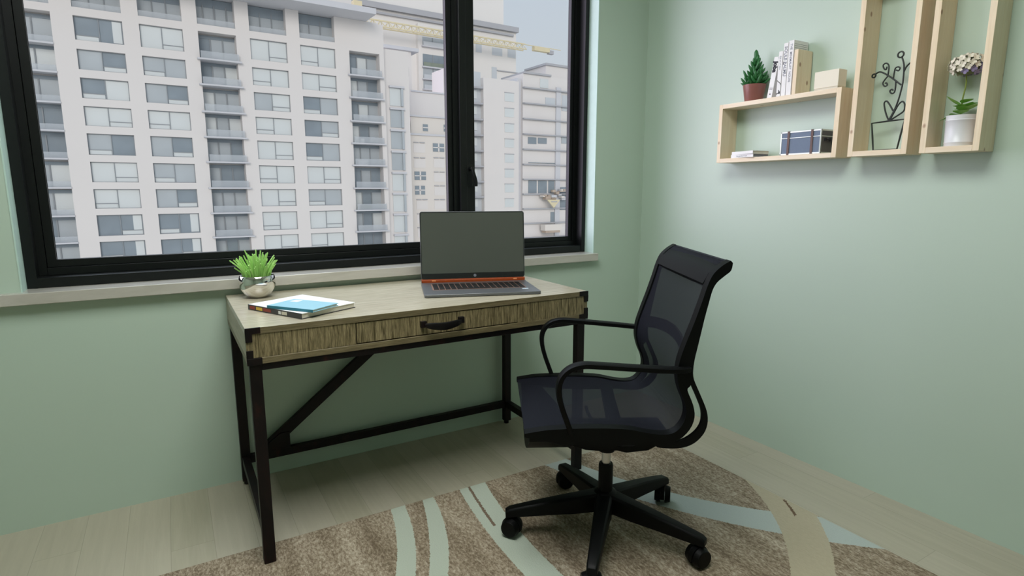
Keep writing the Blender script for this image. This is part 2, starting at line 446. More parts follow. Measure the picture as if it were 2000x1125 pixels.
def hnd(b):
    b.box(-1.003, -.978, .108, .122, 1.155, 1.255, 'black')
    b.cyl((-.990, .108, 1.235), (-.990, .082, 1.235), .009, 'black')
    b.sweep_rect(smooth_path([(-.990,.086,1.243),(-.985,.080,1.215),(-.975,.078,1.18),(-.972,.082,1.155)], 5), (1,0,0), .007, .005, 'black')
wp(hnd, 'window_handle', .002)

# ------------------------------------------------------------------ rug
rug = one(lambda b: b.box(-2.75, -.352, -2.3, -.516, .0002, .007, 'rug'), 'area_rug', None, .003)
tag(rug, 'brown mottled rug with curved pale and cream stripes under the desk front and chair', 'rug')

# ------------------------------------------------------------------ desk
DX0, DX1, DY0, DY1, DT = -2.076, -.852, -.629, -.012, .75
desk = thing('writing_desk', 'grey oak writing desk with one drawer and dark rustic metal legs below the window', 'desk', ((DX0+DX1)/2, (DY0+DY1)/2, 0))
ox, oy = (DX0+DX1)/2, (DY0+DY1)/2
def dp(fn, name, parent=desk, bevel=.0012, pofs=(0,0,0)):
    b = MB(); fn(b); b.v = [(x-ox-pofs[0], y-oy-pofs[1], z-pofs[2]) for x, y, z in b.v]
    return b.build(name, parent, bevel)
def top(b):
    b.box(DX0, DX1, DY0, DY1, .7495, .75, 'desk_x')
dp(lambda b: b.box(DX0, DX1, DY0+.0008, DY1, .731, .75, 'desk_x'), 'desktop')
dp(lambda b: b.box(DX0+.001, DX1-.001, DY0, DY0+.0007, .7312, .7497, 'desk_edge'), 'front_edge', bevel=0)
dp(lambda b: b.box(DX0, DX1, DY0, DY1, .641, .660, 'desk_edge'), 'bottom_board')
dp(lambda b: b.box(DX0, DX0+.019, DY0+.018, DY1, .660, .731, 'desk_y'), 'side_panel')
dp(lambda b: b.box(DX1-.019, DX1, DY0+.018, DY1, .660, .731, 'desk_y'), 'side_panel')
dp(lambda b: b.box(DX0+.019, DX1-.019, DY1-.019, DY1, .660, .731, 'desk_edge'), 'back_panel')
fy = DY0+.002
dp(lambda b: b.box(DX0, -1.761, fy, fy+.018, .660, .731, 'desk_z'), 'front_panel')
dp(lambda b: b.box(-1.170, DX1, fy, fy+.018, .660, .731, 'desk_z'), 'front_panel')
dp(lambda b: b.box(-1.7608, -1.1702, fy+.006, fy+.020, .6602, .7308, 'shadow_gap'), 'drawer_gap_shade', bevel=0)  # black sheet behind the drawer; gap shadow put into its colour
dr = dp(lambda b: b.box(-1.7582, -1.1728, fy+.0005, fy+.010, .6630, .7282, 'desk_z'), 'drawer')
def handle(b):
    for x in (-1.538, -1.400):
        b.box(x-.010, x+.010, fy-.012, fy+.001, .689, .710, 'rust')
    pts = smooth_path([(-1.535,fy-.012,.697),(-1.515,fy-.022,.694),(-1.469,fy-.028,.690),(-1.423,fy-.022,.694),(-1.403,fy-.012,.697)], 6)
    n = len(pts); hw = [.005+.008*math.sin(PI*i/(n-1)) for i in range(n)]
    b.sweep_rect(pts, (0,0,1), hw, .0045, 'rust')
dp(handle, 'pull_handle', dr)
# corner brackets
def bracket(b, sx, x, top_):
    # L-shape on the front face with a return along the side
    def bx(x0, x1, y0, y1, z0, z1): b.box(min(x+sx*x0, x+sx*x1), max(x+sx*x0, x+sx*x1), y0, y1, z0, z1, 'rust')
    y0, y1 = DY0-.0022, DY0+.0025
    if top_:
        bx(-.001, .040, y0, y1, .733, .7505); bx(-.001, .017, y0, y1, .709, .733)
    else:
        bx(-.001, .017, y0, y1, .660, .684); bx(-.001, .040, y0, y1, .640, .660)
for sx, x in ((1, DX0), (-1, DX1)):
    for t_ in (True, False):
        dp(lambda b: bracket(b, sx, x, t_), 'corner_bracket', bevel=.0005)
# metal frame
LW = .034
lx = (DX0+.004, DX1-.009-LW); ly = (DY0+.004, DY1-.008-LW)
def leg(b, x, y, z0): b.box(x, x+LW, y, y+LW-.004, z0, .641, 'rust')
for i, x in enumerate(lx):
    for j, y in enumerate(ly):
        z0 = .0075 if j == 0 else .016
        l = dp(lambda b: leg(b, x, y, z0), 'leg', bevel=.002)
        if j == 1:
            dp(lambda b: b.cyl((x+LW/2, y+LW/2, .0005), (x+LW/2, y+LW/2, .018), .012, 'rust'), 'foot', l)
dp(lambda b: b.box(lx[0]+LW, lx[1], ly[0]+.001, ly[0]+.022, .6205, .6408, 'rust'), 'frame_rail')
dp(lambda b: b.box(lx[0]+LW, lx[1], ly[1]+.008, ly[1]+LW-.006, .6205, .6408, 'rust'), 'frame_rail')
for x in lx:
    dp(lambda b: b.box(x+.003, x+LW-.006, ly[0]+LW-.004, ly[1], .6205, .6408, 'rust'), 'frame_rail')
    dp(lambda b: b.box(x+.004, x+LW-.004, ly[0]+LW-.004, ly[1], .086, .118, 'rust'), 'side_rail')
sy0, sy1 = ly[1]+.003, ly[1]+LW-.007
dp(lambda b: b.box(lx[0]+LW, lx[1], sy0, sy1, .086, .118, 'rust'), 'stretcher')
def brace(b):
    p0 = Vector((-1.985, 0, .125)); d = Vector((.385, 0, .300)).normalized(); n = Vector((-d.z, 0, d.x))*.021
    L_ = (.6205-.125)/d.z
    a = p0+n; c = p0-n
    b.prism([(a.x, a.z), (c.x, c.z), (c.x+d.x*(.6205-c.z)/d.z, .6205), (a.x+d.x*(.6205-a.z)/d.z, .6205)], 1, sy0+.002, sy1-.002, 'rust')
dp(brace, 'diagonal_brace')
dp(lambda b: b.prism([(-1.99,.118),(-1.89,.118),(-1.89,.185),(-1.925,.185),(-1.99,.140)], 1, sy0-.004, sy1+.002, 'rust'), 'gusset_plate')

# ------------------------------------------------------------------ potted grass
pg = thing('potted_grass', 'bright green artificial grass in a round chrome bowl on the left of the desk', 'plant', (-1.975,-.115,.7502))
prof = [(.0,.0),(.030,.0),(.034,.003),(.046,.014),(.058,.032),(.0635,.052),(.0625,.068),(.059,.080),(.0575,.0815),(.0555,.080),(.058,.066),(.050,.055),(0,.055)]
one(lambda b: b.lathe(prof, 'chrome', 48), 'pot', pg)
one(lambda b: b.lathe([(.0,.071),(.03,.073),(.0565,.068),(.056,.060)], 'soil', 24), 'soil', pg)
def blades(b):
    for i in range(135):
        a = random.uniform(0, 2*PI); r = .044*math.sqrt(random.random())
        h = random.uniform(.045, .108)*(1.15-.45*r/.046); lean = r/.046*random.uniform(.3, .72)+random.uniform(0,.1)
        p = Vector((r*math.cos(a), r*math.sin(a), .068)); o = Vector((math.cos(a), math.sin(a), 0))
        p1 = p+Vector((0,0,h*.5))+o*h*.22*lean; p2 = p+Vector((0,0,h*(1-.18*lean)))+o*h*.85*lean
        b.tube([p, p1, p2], .0033, 'grass', 6, False, .0022)
one(blades, 'grass', pg)

# ------------------------------------------------------------------ books on the desk
def flat_book(name, label, z0, P, th, cover, spine, page, group=None, back=None):
    """P: left, front, right corners (xy) of a closed book lying flat; spine along left-front"""
    l, f, r = [Vector((*p, 0)) for p in P]
    ex = (r-f); w = ex.length; ex.normalize(); ey = (l-f); d = ey.length; ey = (ey-ex*ey.dot(ex)).normalized()
    ang = math.atan2(ex.y, ex.x)
    t = thing(name, label, 'book', (f.x, f.y, z0), ang, group)
    sgn = 1 if ey.dot(Vector((-ex.y, ex.x, 0))) > 0 else -1
    Y = lambda a, c: sorted((a*sgn, c*sgn))
    c1 = .0022
    y = Y(0, d)
    one(lambda b: b.box(0, w, y[0], y[1], th-c1, th, cover), 'cover', t, .0006)
    one(lambda b: b.box(0, w, y[0], y[1], 0, c1, back or cover), 'cover', t, .0006)
    one(lambda b: b.box(-.0012, .0008, y[0], y[1], 0, th, spine), 'spine', t, .0005)
    y2 = Y(.003, d-.003)
    one(lambda b: b.box(.0008, w-.004, y2[0], y2[1], c1, th-c1, page), 'pages', t)
    return t, w, d, sgn
bb, w_, d_, sg = flat_book('hardcover_book', 'larger white hardcover book with dark printed spine lying under the blue book', .7502, [(-2.020,-.335),(-1.912,-.585),(-1.722,-.490)], .018, 'white', 'darkspine', 'page', back='darkspine')
for (y0, y1, m) in ((.235,.262,'red'),(.195,.228,'yellow'),(.150,.190,'red'),(.100,.112,'white'),(.070,.096,'page')):
    a, c = sorted((y0*sg, y1*sg)); one(lambda b: b.box(-.0016, -.0011, a, c, .004, .014, m), 'spine_print', bb)
def print2(b):
    a, c = sorted((.04*sg, .10*sg)); b.box(.012, .05, a, c, .018, .0183, 'page')
    a, c = sorted((.055*sg, .08*sg)); b.box(.02, .04, a, c, .0183, .0185, 'red')
one(print2, 'cover_print', bb)
b2, *_ = flat_book('paperback_book', 'thin light blue book lying on top of the white hardcover book', .7685, [(-1.995,-.446),(-1.880,-.590),(-1.785,-.520)], .009, 'bluecover', 'bluespine', 'page')
one(lambda b: b.box(.078, .105, .135, .165, .009, .0093, 'white') , 'cover_print', b2)

# ------------------------------------------------------------------ laptop
lap = thing('laptop', 'open dark grey laptop with orange hinge and switched-off screen on the desk', 'laptop', (-1.459,-.451,.7502), math.radians(-19.3))
LWd, LD = .437, .290
def rounded(x0, x1, y0, y1, r, n=5):
    pts = []
    for cx, cy, a0 in ((x1-r, y1-r, 0), (x0+r, y1-r, PI/2), (x0+r, y0+r, PI), (x1-r, y0+r, 1.5*PI)):
        pts += [(cx+r*math.cos(a0+PI/2*i/n), cy+r*math.sin(a0+PI/2*i/n)) for i in range(n+1)]
    return pts
one(lambda b: b.prism(rounded(0, LWd, 0, LD, .010), 2, .0015, .0115, 'lapgrey'), 'base', lap, .0012)
kb = one(lambda b: b.prism(rounded(.036, .402, .098, .236, .004), 2, .0115, .0122, 'keybed'), 'keyboard', lap)
kw = (.402-.036-.008)/16; kh = (.138-.008)/6
km = None
for r in range(6):
    c = 0
    while c < 16:
        n = 1
        if r == 0 and c == 4: n = 6
        elif c in (0,) and r in (1,2,3,4): n = 1
        if r > 0 and c == 15 and r % 2: n = 1
        x0 = .040+c*kw; y0 = .102+r*kh
        one(lambda b: b.box(x0+.0018, x0+kw*n-.0018, y0+.0018, y0+kh-.0018, .0122, .0137, 'key'), 'key', kb)
        c += n
one(lambda b: b.prism(rounded(.150, .262, .015, .086, .003), 2, .0115, .0118, 'lapgrey'), 'touchpad', lap)
one(lambda b: b.box(.378, .402, .064, .078, .0115, .0118, 'sticker'), 'sticker', lap)
for x in (.04, LWd-.04):
    for y in (.03, LD-.03): one(lambda b: b.cyl((x,y,0), (x,y,.0016), .008, 'lapdark'), 'rubber_foot', lap)

hg = one(lambda b: (b.cyl((.002, LD-.002, .0180), (LWd-.002, LD-.002, .0180), .0068, 'orange'), b.box(.004, LWd-.004, LD-.010, LD+.003, .0110, .0180, 'orange')), 'hinge', lap)
for x in (.044, .385): one(lambda b: b.box(x, x+.016, LD-.0105, LD-.0085, .0170, .0220, 'orangelite'), 'clip', hg)
th = math.radians(4.5)
lid = bpy.data.objects.new('lid', None); C.objects.link(lid)
bpy.data.objects.remove(lid)
def lidm(b):
    b.prism(rounded(.001, LWd-.001, .0, .278, .010), 2, -.0035, .0035, 'lapgrey')
lid = one(lidm, 'lid', lap, .001)
lid.location = (0, LD+.001, .0235); lid.rotation_euler = (PI/2-th, 0, 0)
# lid local: x width, y up the lid, +z towards the keyboard
one(lambda b: b.prism(rounded(.003, LWd-.003, .002, .2755, .008), 2, .0035, .0042, 'lapdark'), 'bezel', lid)
one(lambda b: b.prism(rounded(.0055, LWd-.0055, .024, .2725, .004), 2, .0042, .0045, 'screen'), 'screen', lid)
def logo(b):
    cx, cy, r = LWd/2+.005, .013, .0058
    b.cyl((cx,cy,.0041), (cx,cy,.0046), r, 'inkgrey', seg=24)
    for dx in (-.0014, .0014):
        b.obox((cx+dx, cy, .0047), ((.3,1,0),(1,-.3,0),(0,0,1)), (.0040, .0004, .0002), 'ink')
one(logo, 'logo', lid)

# ------------------------------------------------------------------ office chair
CX, CY = -1.066, -1.017
ch = thing('office_chair', 'black office swivel chair with navy mesh seat and back and loop armrests', 'chair', (CX, CY, .007), math.radians(151.5))
Z = .007
mesh_prof = [(.283,.470),(.24,.477),(.20,.481),(.10,.483),(.0,.479),(-.06,.467),(-.105,.461),(-.138,.467),(-.160,.490),(-.169,.520),(-.164,.552),(-.149,.587),(-.139,.630),(-.143,.675),(-.158,.725),(-.177,.780),(-.196,.840),(-.209,.885),(-.223,.916),(-.245,.938),(-.268,.952)]
mp_ = [(p.x, p.y) for p in smooth_path([(a, b, 0) for a, b in mesh_prof], 4)]
def normals2(pts):
    out = []
    for i in range(len(pts)):
        a = Vector(pts[max(0,i-1)]); b = Vector(pts[min(len(pts)-1,i+1)]); t = (b-a).normalized(); out.append((t.y, -t.x))
    return out
nm = normals2(mp_)
def fabric(b):
    nl = 16; hw = .246; n = len(mp_); th_ = .0022
    vs = []; 
    for side in (0, 1):
        for i, (f, z) in enumerate(mp_):
            s = i/(n-1); sag = .014*math.sin(PI*min(1, s/.42))**2 if s < .42 else -.020*max(0, math.sin(PI*(s-.42)/.58))**1.2
            for j in range(nl+1):
                l = -1+2*j/nl; k = (1-l*l)*sag
                # sag: seat dips down, back bows rearwards
                if s < .42: df, dz = 0, -k
                else: df, dz = k, 0
                o = .0035-side*th_
                wl = hw-.012*math.exp(-((s-.56)/.10)**2)
                vs.append((f+df-nm[i][0]*o*1, l*wl, z+dz-Z-nm[i][1]*o*1))
    fs = []; S_ = n*(nl+1)
    idx = lambda side, i, j: side*S_+i*(nl+1)+j
    for i in range(n-1):
        for j in range(nl):
            fs.append((idx(0,i,j), idx(0,i,j+1), idx(0,i+1,j+1), idx(0,i+1,j)))
            fs.append((idx(1,i,j), idx(1,i+1,j), idx(1,i+1,j+1), idx(1,i,j+1)))
    for j in range(nl):
        fs.append((idx(0,0,j), idx(1,0,j), idx(1,0,j+1), idx(0,0,j+1))); fs.append((idx(0,n-1,j), idx(0,n-1,j+1), idx(1,n-1,j+1), idx(1,n-1,j)))
    for i in range(n-1):
        fs.append((idx(0,i,0), idx(0,i+1,0), idx(1,i+1,0), idx(1,i,0))); fs.append((idx(0,i,nl), idx(1,i,nl), idx(1,i+1,nl), idx(0,i+1,nl)))
    b.add(vs, fs, 'mesh', True)
one(fabric, 'mesh_seat_and_back', ch)
outer_p = [(-.274,.946),(-.270,.925),(-.254,.911),(-.234,.893),(-.223,.872),(-.215,.838),(-.206,.796),(-.199,.758),(-.192,.720),(-.184,.676),(-.182,.640),(-.186,.620)]
strip_b = [(-.174,.600),(-.169,.590),(-.187,.548),(-.193,.511),(-.181,.475),(-.150,.444),(-.10,.432),(0,.430),(.09,.432),(.15,.436),(.20,.442),(.245,.450),(.284,.460)]
loop_p = [(-.180,.622),(-.186,.620),(-.192,.607),(-.211,.567),(-.227,.529),(-.2315,.498),(-.226,.470),(-.212,.448),(-.192,.431),(-.165,.421),(-.13,.419),(-.09,.424),(-.09,.440),(-.120,.437),(-.145,.439),(-.170,.446),(-.195,.464),(-.210,.485),(-.2145,.507),(-.211,.534),(-.197,.568),(-.182,.600)]
def sm2(pts, n=3): return [(p.x, p.y) for p in smooth_path([(a, b, 0) for a, b in pts], n)]
for s in (1, -1):
    a, c = sorted((s*.218, s*.250))
    def fr(b):
        poly = [(f, z-Z) for f, z in mp_]+[(f, z-Z) for f, z in sm2(outer_p)]+[(f, z-Z) for f, z in sm2(strip_b)]
        b.prism([(f, z) for f, z in poly], 1, a, c, 'plastic', True)
    sf = one(fr, 'side_frame', ch)
    one(lambda b: b.prism([(f, z-Z) for f, z in sm2(loop_p[:-1]+[loop_p[-1]])], 1, min(s*.237, s*.249), max(s*.237, s*.249), 'plastic', True), 'rear_loop', ch)
    arm = [(-.170,.652,.247),(-.140,.652,.257),(-.08,.657,.265),(.01,.665,.270),(.09,.672,.272),(.130,.673,.272),(.160,.664,.271),(.181,.645,.269),(.191,.618,.266),(.190,.585,.262),(.181,.548,.257),(.169,.513,.251),(.156,.478,.246),(.150,.462,.243)]
    pts = smooth_path([(f, s*l, z-Z) for f, z, l in arm], 4); n = len(pts)
    hw = [.017 if i/n < .62 else .017-.009*min(1, (i/n-.62)/.25) for i in range(n)]
    hw = [w*(.75+.25*min(1, i/8)) for i, w in enumerate(hw)]
    one(lambda b: b.sweep_rect(pts, (0,1,0), hw, .0075, 'plastic'), 'armrest', ch)
def toproll(b):
    sec = [(-.207,.886),(-.221,.914),(-.243,.934),(-.268,.9475),(-.274,.944),(-.270,.925),(-.254,.911),(-.234,.893),(-.222,.872)]
    b.prism([(f, z-Z) for f, z in sec], 1, -.218, .218, 'plastic', True)
one(toproll, 'top_rail', ch)
def lumbar(b):
    n = 14; vs = []
    for i in range(n+1):
        l = -.208+.416*i/n; q = 1-(l/.208)**2
        f = -.163-.030*q; zc = .682+.022*q
        for df, dz in ((0,.020),(-.008,.018),(-.008,-.018),(0,-.020)): vs.append((f+df, l, zc+dz-Z))
    fs = [(i*4+k, i*4+(k+1) % 4, (i+1)*4+(k+1) % 4, (i+1)*4+k) for i in range(n) for k in range(4)]+[(0,1,2,3), tuple(range(n*4, n*4+4))]
    b.add(vs, fs, 'plastic', True)
one(lumbar, 'lumbar_bar', ch)
def cross(b, f0, f1, f0c=None):
    n = 12; vs = []
    for i in range(n+1):
        l = -.224+.448*i/n; q = 1-(abs(l)/.224)**1.6
        fa = f0+((f0c if f0c is not None else f0)-f0)*q
        zt, zb = .452-.075*q, .434-.105*q
        for f, z in ((fa, zt), (f1, zt), (f1, zb), (fa, zb)): vs.append((f, l, z-Z))
    fs = [(i*4+k, i*4+(k+1) % 4, (i+1)*4+(k+1) % 4, (i+1)*4+k) for i in range(n) for k in range(4)]+[(0,1,2,3), tuple(range(n*4, n*4+4))]
    b.add(vs, fs, 'plastic', True)
one(lambda b: cross(b, .205, .268, .105), 'front_support', ch)
one(lambda b: cross(b, -.058, -.018), 'cross_bar', ch)
def mech(b):
    b.prism([(-.185,.385-Z),(-.165,.350-Z),(-.12,.325-Z),(-.05,.318-Z),(-.02,.326-Z),(.03,.325-Z),(.08,.330-Z),(.14,.352-Z),(.17,.385-Z)], 1, -.065, .065, 'plastic', True)
one(mech, 'tilt_mechanism', ch, .004)
one(lambda b: b.tube(smooth_path([(.03,-.05,.352),(.03,-.13,.350),(.03,-.20,.345),(.03,-.235,.350)], 4), .006, 'plastic'), 'height_lever', ch)
one(lambda b: (b.cyl((0,0,.300-Z), (0,0,.335-Z), .027, 'plastic'),), 'column_collar', ch)
one(lambda b: b.cyl((0,0,.22), (0,0,.302-Z), .0145, 'steel'), 'gas_lift', ch)
def sleeve(b):
    b.lathe([(0,.054-Z),(.022,.054-Z),(.0235,.058-Z),(.0235,.250-Z),(.021,.256-Z),(.0145,.256-Z)], 'plastic', 28)
one(sleeve, 'column_sleeve', ch)
def hub(b): b.lathe([(.0235,.078),(.040,.082),(.045,.092),(.045,.138),(.034,.152),(.0235,.156)], 'plastic', 30)
one(hub, 'hub', ch)
R = .315
a0 = 8.2-151.5
for k in range(5):
    an = math.radians(a0+72*k); d = Vector((math.cos(an), math.sin(an), 0)); t = Vector((-d.y, d.x, 0))
    def lg(b):
        st = [(.028,.150,.090,.028),(.10,.138,.082,.0245),(.18,.125,.078,.021),(.26,.110,.073,.0185),(.318,.098,.070,.0165),(.331,.090,.068,.015)]
        vs = []
        for r, zt, zb, w in st:
            for (aa, zz) in ((-1, zb), (-1, zt-.006), (-.72, zt), (.72, zt), (1, zt-.006), (1, zb)):
                p = d*r+t*w*aa; vs.append((p.x, p.y, zz))
        n = 6
        fs = [(i*n+q, i*n+(q+1) % n, (i+1)*n+(q+1) % n, (i+1)*n+q) for i in range(len(st)-1) for q in range(n)]+[tuple(range(n)), tuple(range((len(st)-1)*n, len(st)*n))]
        b.add(vs, fs, 'plastic', True)
    one(lg, 'base_leg', ch, .0015)
    sw = math.radians([35, 80, -30, 20, 60][k]); cd = d*math.cos(sw)+t*math.sin(sw); ct_ = Vector((-cd.y, cd.x, 0))
    P = d*R; wc = P+cd*-.006
    def cas(b):
        b.cyl((P.x,P.y,.050), (P.x,P.y,.072), .007, 'plastic', seg=12)
        # hood over the twin wheels
        vs = []; n = 10
        for i in range(n+1):
            th2 = math.radians(-15+210*i/n)
            for rr in (.0338, .028):
                for sdd in (-.0075, .0075):
                    q = wc+cd*(math.cos(th2)*rr)+ct_*sdd; vs.append((q.x, q.y, .0325+math.sin(th2)*rr))
        fs = []
        for i in range(n):
            o = i*4; 
            fs += [(o, o+1, o+5, o+4), (o+2, o+6, o+7, o+3), (o, o+4, o+6, o+2), (o+1, o+3, o+7, o+5)]
        fs += [(0,2,3,1), (n*4, n*4+1, n*4+3, n*4+2)]
        b.add(vs, fs, 'plastic')
    cs = one(cas, 'caster', ch)
    for sdd in (-1, 1):
        def wh(b):
            p = wc+ct_*sdd*.008; q = wc+ct_*sdd*.028
            b.cyl((p.x,p.y,.0325), (q.x,q.y,.0325), .0322, 'plastic', .027, 24)
        one(wh, 'wheel', cs, .002)

# ------------------------------------------------------------------ wall boxes on the right wall
XF = -.100; TH = .018
def shelf_box(name, label, y0, y1, z0, z1):
    """y0 > y1 (y0 is the end nearer the window)"""
    t = thing(name, label, 'shelf', (0, y0, z0), 0, 'pine wall boxes')
    h = z1-z0; w = y1-y0
    one(lambda b: b.box(XF, -.001, w+TH, -TH, 0, TH, 'pine_x'), 'bottom_board', t, .0008)
    one(lambda b: b.box(XF, -.001, w+TH, -TH, h-TH, h, 'pine_x'), 'top_board', t, .0008)
    one(lambda b: b.box(XF, -.001, -TH, 0, 0, h, 'pine_z'), 'side_board', t, .0008)
    one(lambda b: b.box(XF, -.001, w, w+TH, 0, h, 'pine_z'), 'side_board', t, .0008)
    return t
SZ0, SZ1 = 1.2565, 1.506
shelf_box('wall_box_shelf', 'long low pine box shelf with books and a potted succulent on top', -.575, -1.118, SZ0, SZ1)
shelf_box('wall_box_shelf', 'tall narrow pine box shelf in the middle holding the wire plant ornament', -1.160, -1.357, SZ0, 1.85)
shelf_box('wall_box_shelf', 'tall narrow pine box shelf furthest right holding the white hydrangea pot', -1.395, -1.560, SZ0, 1.85)
TOP = SZ1+.0003; IN = SZ0+TH+.0003

# potted succulent
sc = thing('potted_succulent', 'dark green succulent in a rose brown pot on top of the long pine shelf', 'plant', (-.056,-.714,TOP))
one(lambda b: b.lathe([(0,0),(.0345,0),(.036,.002),(.046,.066),(.0465,.068),(.0445,.068),(.043,.062),(0,.062)], 'brownpot', 40), 'pot', sc)
one(lambda b: b.lathe([(0,.060),(.043,.0605)], 'soil', 24), 'soil', sc)
def succ(b):
    def lf(p, d, L_, r):
        p = Vector(p); d = Vector(d).normalized(); up = Vector((0,0,1))
        pts = [p, p+d*L_*.35, p+d*L_*.7+up*L_*.10, p+d*L_+up*L_*.22]
        P = smooth_path(pts, 3); n = len(P); seg = 7; vs = []
        for i, q in enumerate(P):
            t = i/(n-1); rr = r*(.55+.9*math.sin(PI*min(t*.9+.1, 1))**.8)*(1 if t < .8 else 1-(t-.8)*3.6)
            tn = (P[min(n-1,i+1)]-P[max(0,i-1)]).normalized(); u = tn.orthogonal().normalized(); w = tn.cross(u)
            vs += [q+(u*math.cos(2*PI*k/seg)+w*math.sin(2*PI*k/seg))*rr for k in range(seg)]
        b.add(vs, [(i*seg+k, i*seg+(k+1) % seg, (i+1)*seg+(k+1) % seg, (i+1)*seg+k) for i in range(n-1) for k in range(seg)]+[tuple(range(seg)), tuple(range((n-1)*seg, n*seg))], 'succ', True)
    b.tube([(0,0,.06),(.002,.002,.11),(0,0,.178)], .006, 'succ', 8, False, .0045)
    rows = [(.064,8,.054,.12),(.071,7,.052,.38),(.082,6,.046,.60),(.096,6,.042,.85),(.112,5,.038,1.05),(.130,4,.033,1.25),(.147,3,.027,1.6),(.162,2,.022,2.2)]
    for z, n, L_, el in rows:
        o = random.uniform(0, 6)
        for i in range(n):
            a = o+2*PI*i/n+random.uniform(-.2,.2)
            lf((.004*math.cos(a), .004*math.sin(a), z), (math.cos(a), math.sin(a), el+random.uniform(-.1,.25)), L_*random.uniform(.85,1.12), .0042)
    lf((0,0,.172), (0,.1,1), .032, .0065)
    for sx, sy in ((.022,.016),(-.02,.02),(-.018,-.022),(.02,-.018)):
        for i in range(7):
            a = i*2.4; z = .064+i*.0050
            lf((sx, sy, z), (math.cos(a)+sx*12, math.sin(a)+sy*12, .9+i*.16), .036, .0038)
one(succ, 'foliage', sc)

# books and boxes on top of the long shelf
def std_book(name, label, y0, th, h, depth, x0, m, lean=0, spine_txt=(), cover_fn=None, group='books standing on the long shelf'):
    """upright book, spine facing into the room; thickness along -y"""
    t = thing(name, label, 'book', (x0, y0, TOP), 0, group)
    t.rotation_euler = (lean, 0, 0)
    one(lambda b: b.box(0, depth, -.0018, 0, 0, h, m), 'cover', t, .0004)
    one(lambda b: b.box(0, depth, -th, -th+.0018, 0, h, m), 'cover', t, .0004)
    one(lambda b: b.box(-.0008, .0012, -th, 0, 0, h, m), 'spine', t, .0004)
    one(lambda b: b.box(.0012, depth-.003, -th+.0018, -.0018, .002, h-.003, 'page'), 'pages', t)
    for s, size, z, mat, bold in spine_txt:
        text('spine_title', s, size, (-.0012, -th*.5+size*.30, z), (0,0,-1), (0,-1,0), mat, t, .0003, bold)
    return t
lean = math.atan2(.0225, .152)
# (a rotation about +x by a negative angle leans the top towards -y)
bk = std_book('leaning_book', 'white book with bold black spine lettering leaning at the left end of the row', -.806+.0, .022, .158, .080, -.094, 'white', lean, (('joba', .024, .140, 'ink', .0017),))
for y0, y1, z0, z1 in ((-.019,-.004,.0385,.040),(-.019,-.004,.0325,.034),(-.014,-.009,.014,.018)): one(lambda b: b.box(-.0011, -.0008, y0, y1, z0, z1, 'ink'), 'spine_print', bk)
bk = std_book('standing_book', 'white book with thin grey spine lettering and a black ink sprig, second in the row', -.848, .017, .172, .085, -.094, 'white', 0, (('the art of slow', .009, .155, 'inkgrey', 0),))
def sprig_top(b):
    b.tube(smooth_path([(-.0012,-.001,.062),(-.0014,-.007,.056),(-.0012,-.014,.050),(-.0012,-.016,.045)], 4), .0011, 'ink', 6)
def sprig(b):
    b.tube(smooth_path([(-.0012,-.001,.010),(-.0012,-.008,.013),(-.0012,-.015,.012)], 4), .0016, 'ink', 6)
    b.box(-.0013, -.0009, -.016, -.009, .010, .019, 'ink'); b.box(-.0013, -.0009, -.012, -.009, .018, .025, 'ink')
one(sprig_top, 'ink_sprig', bk)
one(sprig, 'ink_sprig', bk)
bk = std_book('standing_book', 'tallest white book but one, with dark serif spine lettering, third in the row', -.868, .019, .199, .088, -.094, 'white', 0, (('SOULE PALMU', .0175, .186, 'inkgrey', .0003),))
one(lambda b: b.box(-.0012, -.0008, -.006, -.002, .118, .130, 'ink'), 'spine_print', bk)
bk = std_book('standing_book', 'tallest white book with wide spaced grey spine letters beside the pine block', -.889, .022, .204, .088, -.094, 'white', 0, (('THE  MINIMALIST  HOUSE', .0125, .192, 'inkgrey', .0001),))
one(lambda b: [b.box(.004, .084, -.0222-.0002, -.0219, z, z+.0012, 'inkgrey') for z in (.176, .183, .190)], 'cover_print', bk)
pb = one(lambda b: b.box(0, .092, -.016, 0, 0, .166, 'pine_z'), 'pine_bookend', None, .001)
pb.location = (-.097, -.9165, TOP); tag(pb, 'upright pine bookend block holding the row of white books', 'bookend')
wb = thing('small_white_box', 'small cream white box book standing alone at the right end of the long shelf', 'box', (-.094,-1.008,TOP))
one(lambda b: b.box(0, .048, -.090, 0, 0, .004, 'page'), 'base', wb, .0008)
one(lambda b: b.box(-.001, .050, -.0915, .0015, .006, .067, 'creambox'), 'body', wb, .0015)
one(lambda b: b.box(.001, .047, -.0895, -.0005, .004, .006, 'page'), 'seam', wb)

# trunk and magazines inside the long shelf
tk = thing('storage_trunk', 'slate blue mini trunk with brown straps and pale metal edging inside the long shelf', 'trunk', (-.094,-.884,IN))
TW, TD, TZ = .168, .080, .090
one(lambda b: (b.box(.001, TD-.001, -TW+.001, -.001, .001, TZ-.001, 'trunk'), b.box(.004, TD-.004, -TW-.0004, -TW+.002, .004, TZ-.004, 'trunkside')), 'body', tk)
def edging(b):
    e_ = .0045
    for z in (0, TZ-e_-.001): 
        b.box(-.0008, .003, -TW, 0, z, z+e_+.001, 'trim'); b.box(0, TD, -TW-.0008, -TW+.003, z, z+e_+.001, 'trim')
    for y in (-TW-.0008, -e_): b.box(-.0008, .003, y, y+e_+.0008, 0, TZ, 'trim')
    for x in (-.0008, TD-e_): b.box(x, x+e_+.0008, -TW-.0008, -TW+.003, 0, TZ, 'trim')
    b.box(-.0010, .002, -TW, 0, .063, .066, 'trim'); b.box(0, TD, -TW-.0010, -TW+.002, .063, .066, 'trim')
one(edging, 'metal_edging', tk, .0005)
